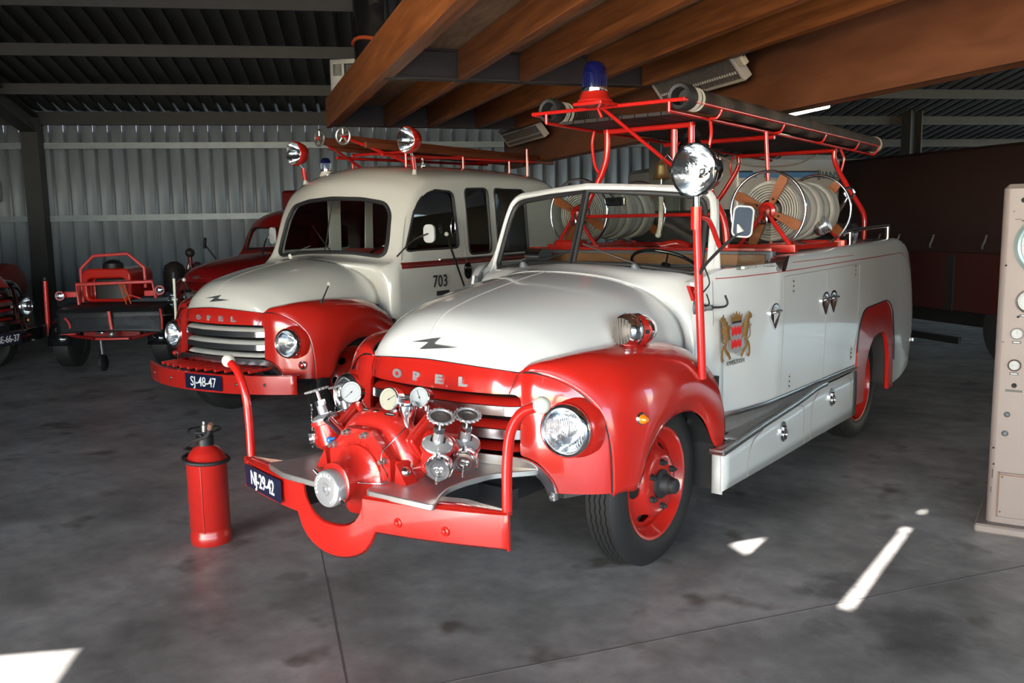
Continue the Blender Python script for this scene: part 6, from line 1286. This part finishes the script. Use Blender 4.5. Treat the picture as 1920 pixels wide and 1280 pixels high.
# ================================================================ vehicles behind
VAN = mat('van_white', (.42, .43, .43), .35, coat=.3, noise=.05)
def Lframe(o, xd):
    x = Vector((xd[0], xd[1], 0)).normalized(); y = Vector((-x.y, x.x, 0)); return Matrix(((x.x, y.x, 0, o[0]), (x.y, y.y, 0, o[1]), (0, 0, 1, 0), (0, 0, 0, 1)))
VN = thing('white_van', 'white high-bodied vehicle with a blue stripe, seen behind the hose reels', 'van'); VN.matrix_world = Lframe((-1.75, 6.35), (.598, .80))
b = MB(); b.box((.12, 0, .45), (1.60, 3.5, 2.50), VAN, None, .09); b.build('van_body', VN)
b = MB(); b.box((.16, -.006, 2.22), (.40, 0, 2.285), mat('light_blue_stripe', (.10, .25, .50), .4, noise=.05)); b.prism([(.16, 2.285), (.36, 2.285), (.33, 2.305), (.16, 2.305)], -.006, 0, INK, PX) ; b.build('blue_stripe', VN)
b = MB(); b.box((.50, -.006, 2.22), (1.24, 0, 2.285), mat('light_blue_stripe', (.10, .25, .50), .4)); b.box((.53, -.006, 2.285), (1.24, 0, 2.302), INK); b.box((.16, -.004, 1.35), (1.24, 0, 1.95), mat('van_grey_panel', (.42, .45, .47), .4, noise=.05)); b.box((.16, -.006, 1.1), (1.54, 0, 1.70), BLACK, None, .002)
for x in (1.247, 1.262, 1.280): b.box((x, -.006, 2.19), (x+.006, 0, 2.31), INK)
b.build('blue_stripe', VN)
b = MB(); b.text('IANS', fr((1.425, -.004, 2.245), (0, -1, 0), (1, 0, 0)), .12, mat('slate_lettering', (.07, .13, .19), .4, noise=.1), .002, sx=.95, bold=.002); b.build('body_lettering', VN, label='dark letters IANS')
for x in (.30, 1.42):
    for y in (.6, 2.8): b = MB(); b.lathe([(.0001, -.1), (.2, -.1), (.36, -.09), (.38, 0), (.36, .09), (.2, .1), (.0001, .1)], fr((x, y, .38), (1, 0, 0)), TYRE, 32); b.build('wheel', VN)
TX = mat('dark_maroon_tarpaulin', (.018, .0045, .004), .75, noise=.15, nscale=3, bump=.25, bscale=3)
CT = thing('tarpaulin_trailer', 'long dark maroon covered trailer standing across the back on the right', 'trailer'); CT.matrix_world = Lframe((.95, 7.28), (-.83, .557)) @ Matrix.Rotation(pi, 4, 'Z')
# local +x now runs towards the camera side (e1)
b = MB(); b.box((-2.72, .02, 1.27), (6.0, 2.4, 2.49), TX, None, .05); b.build('tarpaulin_cover', CT, label='dark maroon cover')
b = MB(); b.box((-2.72, 0, .62), (6.0, .05, 1.29), mat('maroon_sideboard', (.035, .004, .004), .4, noise=.15)); b.box((-2.72, 2.35, .62), (6.0, 2.4, 1.25), DRED); b.build('sideboards', CT)
for x in (-2.0, -1.25, -.5, .3, 1.1, 2.0): b = MB(); b.box((x-.05, -.03, .62), (x+.05, 0, 1.27), BLACK); b.build('side_post', CT)
for x in (-1.7, -1.35, -.78, .0): b = MB(); b.tube([(x, -.02, 1.50), (x+.01, -.05, 1.44), (x-.02, -.05, 1.38), (x-.05, -.02, 1.35)], .012, STEEL, 8, sub=3); b.build('tie_hook', CT)
b = MB(); b.box((-2.6, .4, .40), (5.8, .5, .62), BLACK); b.box((-2.6, 1.9, .40), (5.8, 2.0, .62), BLACK); b.box((-1.6, .1, .15), (-1.45, .3, .62), BLACK); b.box((-2.6, .05, .22), (-.4, .10, .30), BLACK); b.build('trailer_chassis', CT)
for x in (-.02, 3.6):
    for y in (.22, 2.18): b = MB(); b.lathe([(.0001, -.12), (.28, -.12), (.44, -.11), (.46, -.05), (.46, .05), (.44, .11), (.28, .12), (.0001, .12)], fr((x+.35, y, .46), (0, -1, 0)), TYRE, 36); b.build('wheel', CT)

# ================================================================ light fittings, duct, boxes
GRILLE = mat('lamp_louvre', (.10, .09, .085), .5, noise=.3, nscale=30)
def fitting(name, label, s0, s1, za, zb, n0, plug=True):
    o = thing(name, label, 'light fitting', group=None); o.matrix_world = ME @ Matrix.Translation(((s0+s1)/2, n0, (za+zb)/2)) @ Matrix.Rotation(radians(38), 4, 'X'); L = (s1-s0)/2; H = (zb-za)/2
    b = MB(); b.box((-L, -.03, -H), (L, .05, H), mat('white_lamp_frame', (.42, .40, .37), .5, noise=.1), None, .008); b.build('housing', o, cut=[MB().box((-L+.03, -.1, -H+.025), (L-.03, -.0, H-.025), GRILLE)], label='pale lamp housing')
    b = MB(); b.box((-L+.03, -.002, -H+.025), (L-.03, .004, H-.025), GRILLE)
    for k in range(34): x = -L+.05+(2*L-.1)*k/33; b.box((x-.003, -.026, -H+.025), (x+.003, 0, H-.025), GRILLE)
    b.build('louvre', o)
    for zz in (-H*.45, H*.45): b = MB(); b.cyl((-L+.05, -.012, zz), (L-.05, -.012, zz), .012, mat('unlit_tube', (.62, .62, .60), .3, noise=.02)); b.build('tube', o, label='unlit fluorescent tube')
    if plug: b = MB(); b.box((L, -.02, -.03), (L+.09, .03, .05), mat('ivory_plug', (.6, .55, .42), .5, noise=.1), None, .01); b.tube([(L+.05, 0, .0), (L+.10, .02, .06), (L+.02, .03, .10), (L-.3, .05, .12)], .006, BLACK, 8, sub=4); b.build('plug', o)
    return o
fitting('ceiling_lamp', 'unlit grilled fluorescent fitting on the wooden beam above the spotlight', -2.72, -1.40, 2.74, 3.02, 2.20)
fitting('ceiling_lamp', 'smaller looking unlit fitting far left on the wooden beam, over the cab roof', -7.25, -5.8, 2.74, 3.00, 2.20, False)
o = thing('tube_lamp', 'lit white fluorescent tube under the wooden beam', 'light fitting'); b = MB(); b.box((-2.13, 3.075, 2.62), (-1.51, 3.125, 2.64), mat('batten', (.6, .6, .58), .5, noise=.05)); b.v = [tuple(ME @ Vector(p)) for p in b.v]; b.build('batten', o)
b = MB(); p0 = ME @ Vector((-2.11, 3.1, 2.596)); p1 = ME @ Vector((-1.53, 3.1, 2.604)); b.cyl(p0, p1, .019, mat('lit_tube', (1, 1, .95), .4, emit=(1, .93, .78), es=7, noise=.01), seg=16); b.build('tube', o, label='glowing fluorescent tube')
b = MB(); 
for q in (-2.0, -1.65): p = ME @ Vector((q, 3.1, 2.63)); b.cyl(p, p+Vector((0, 0, .6)), .006, STEEL, seg=6)
b.build('suspension', o)
# extract duct with orange rope, and a stripped electric box on the mezzanine
o = thing('flue_duct', 'black glossy vertical duct tied with orange rope beyond the mezzanine edge', 'duct', (-5.44, 4.17, 0))
b = MB(); b.lathe([(.30, 3.19), (.30, 4.78)], Matrix.Identity(4), mat('black_foil', (.012, .012, .014), .18, coat=.6, bump=1.0, bscale=6, noise=.2), 28); b.build('duct_pipe', o)
b = MB(); b.tube([(.31*cos(a), .31*sin(a), 3.98+.02*sin(3*a)) for a in [2*pi*i/24 for i in range(24)]], .022, mat('orange_rope', (.6, .09, .02), .7, bump=.8, bscale=60, noise=.2), 8, closed=True); b.build('rope', o)
b = MB(); b.tube([(.28, -.14, 4.75), (.29, -.13, 4.0), (.30, -.12, 3.4)], .02, CHROME, 8); b.build('bright_pipe', o)
o = thing('metal_cabinet', 'battered grey sheet-metal box with a dark opening standing on the mezzanine', 'box', (-6.15, 4.35, 3.18), radians(30))
GB = mat('dented_grey_sheet', (.38, .40, .41), .4, metal=.4, bump=.5, bscale=10, noise=.15)
b = MB(); b.box((-.22, -.22, 0), (.22, .25, .68), GB, None, .01); b.build('casing', o, cut=[MB().box((-.03, -.4, .42), (.16, -.15, .62), GB), MB().box((-.18, -.4, .47), (-.06, -.15, .62), GB)])
b = MB(); b.box((-.2, -.15, .40), (.2, .1, .66), BLACK); b.build('inner_liner', o)
o = thing('wall_heater', 'white slatted box fixed to the rear wall at the left edge', 'box'); o.matrix_world = MW @ Matrix.Translation((-1.05, .2, 2.25))
b = MB()
b.box((-.5, -.05, .0), (.42, .15, .36), mat('off_white_casing', (.62, .63, .64), .4, noise=.05), None, .02); b.build('casing', o)
for k in range(3): b = MB(); b.box((-.48, .14, .03+.11*k), (.40, .20, .10+.11*k), mat('off_white_casing', (.62, .63, .64), .4), None, .008); b.build('slat', o)
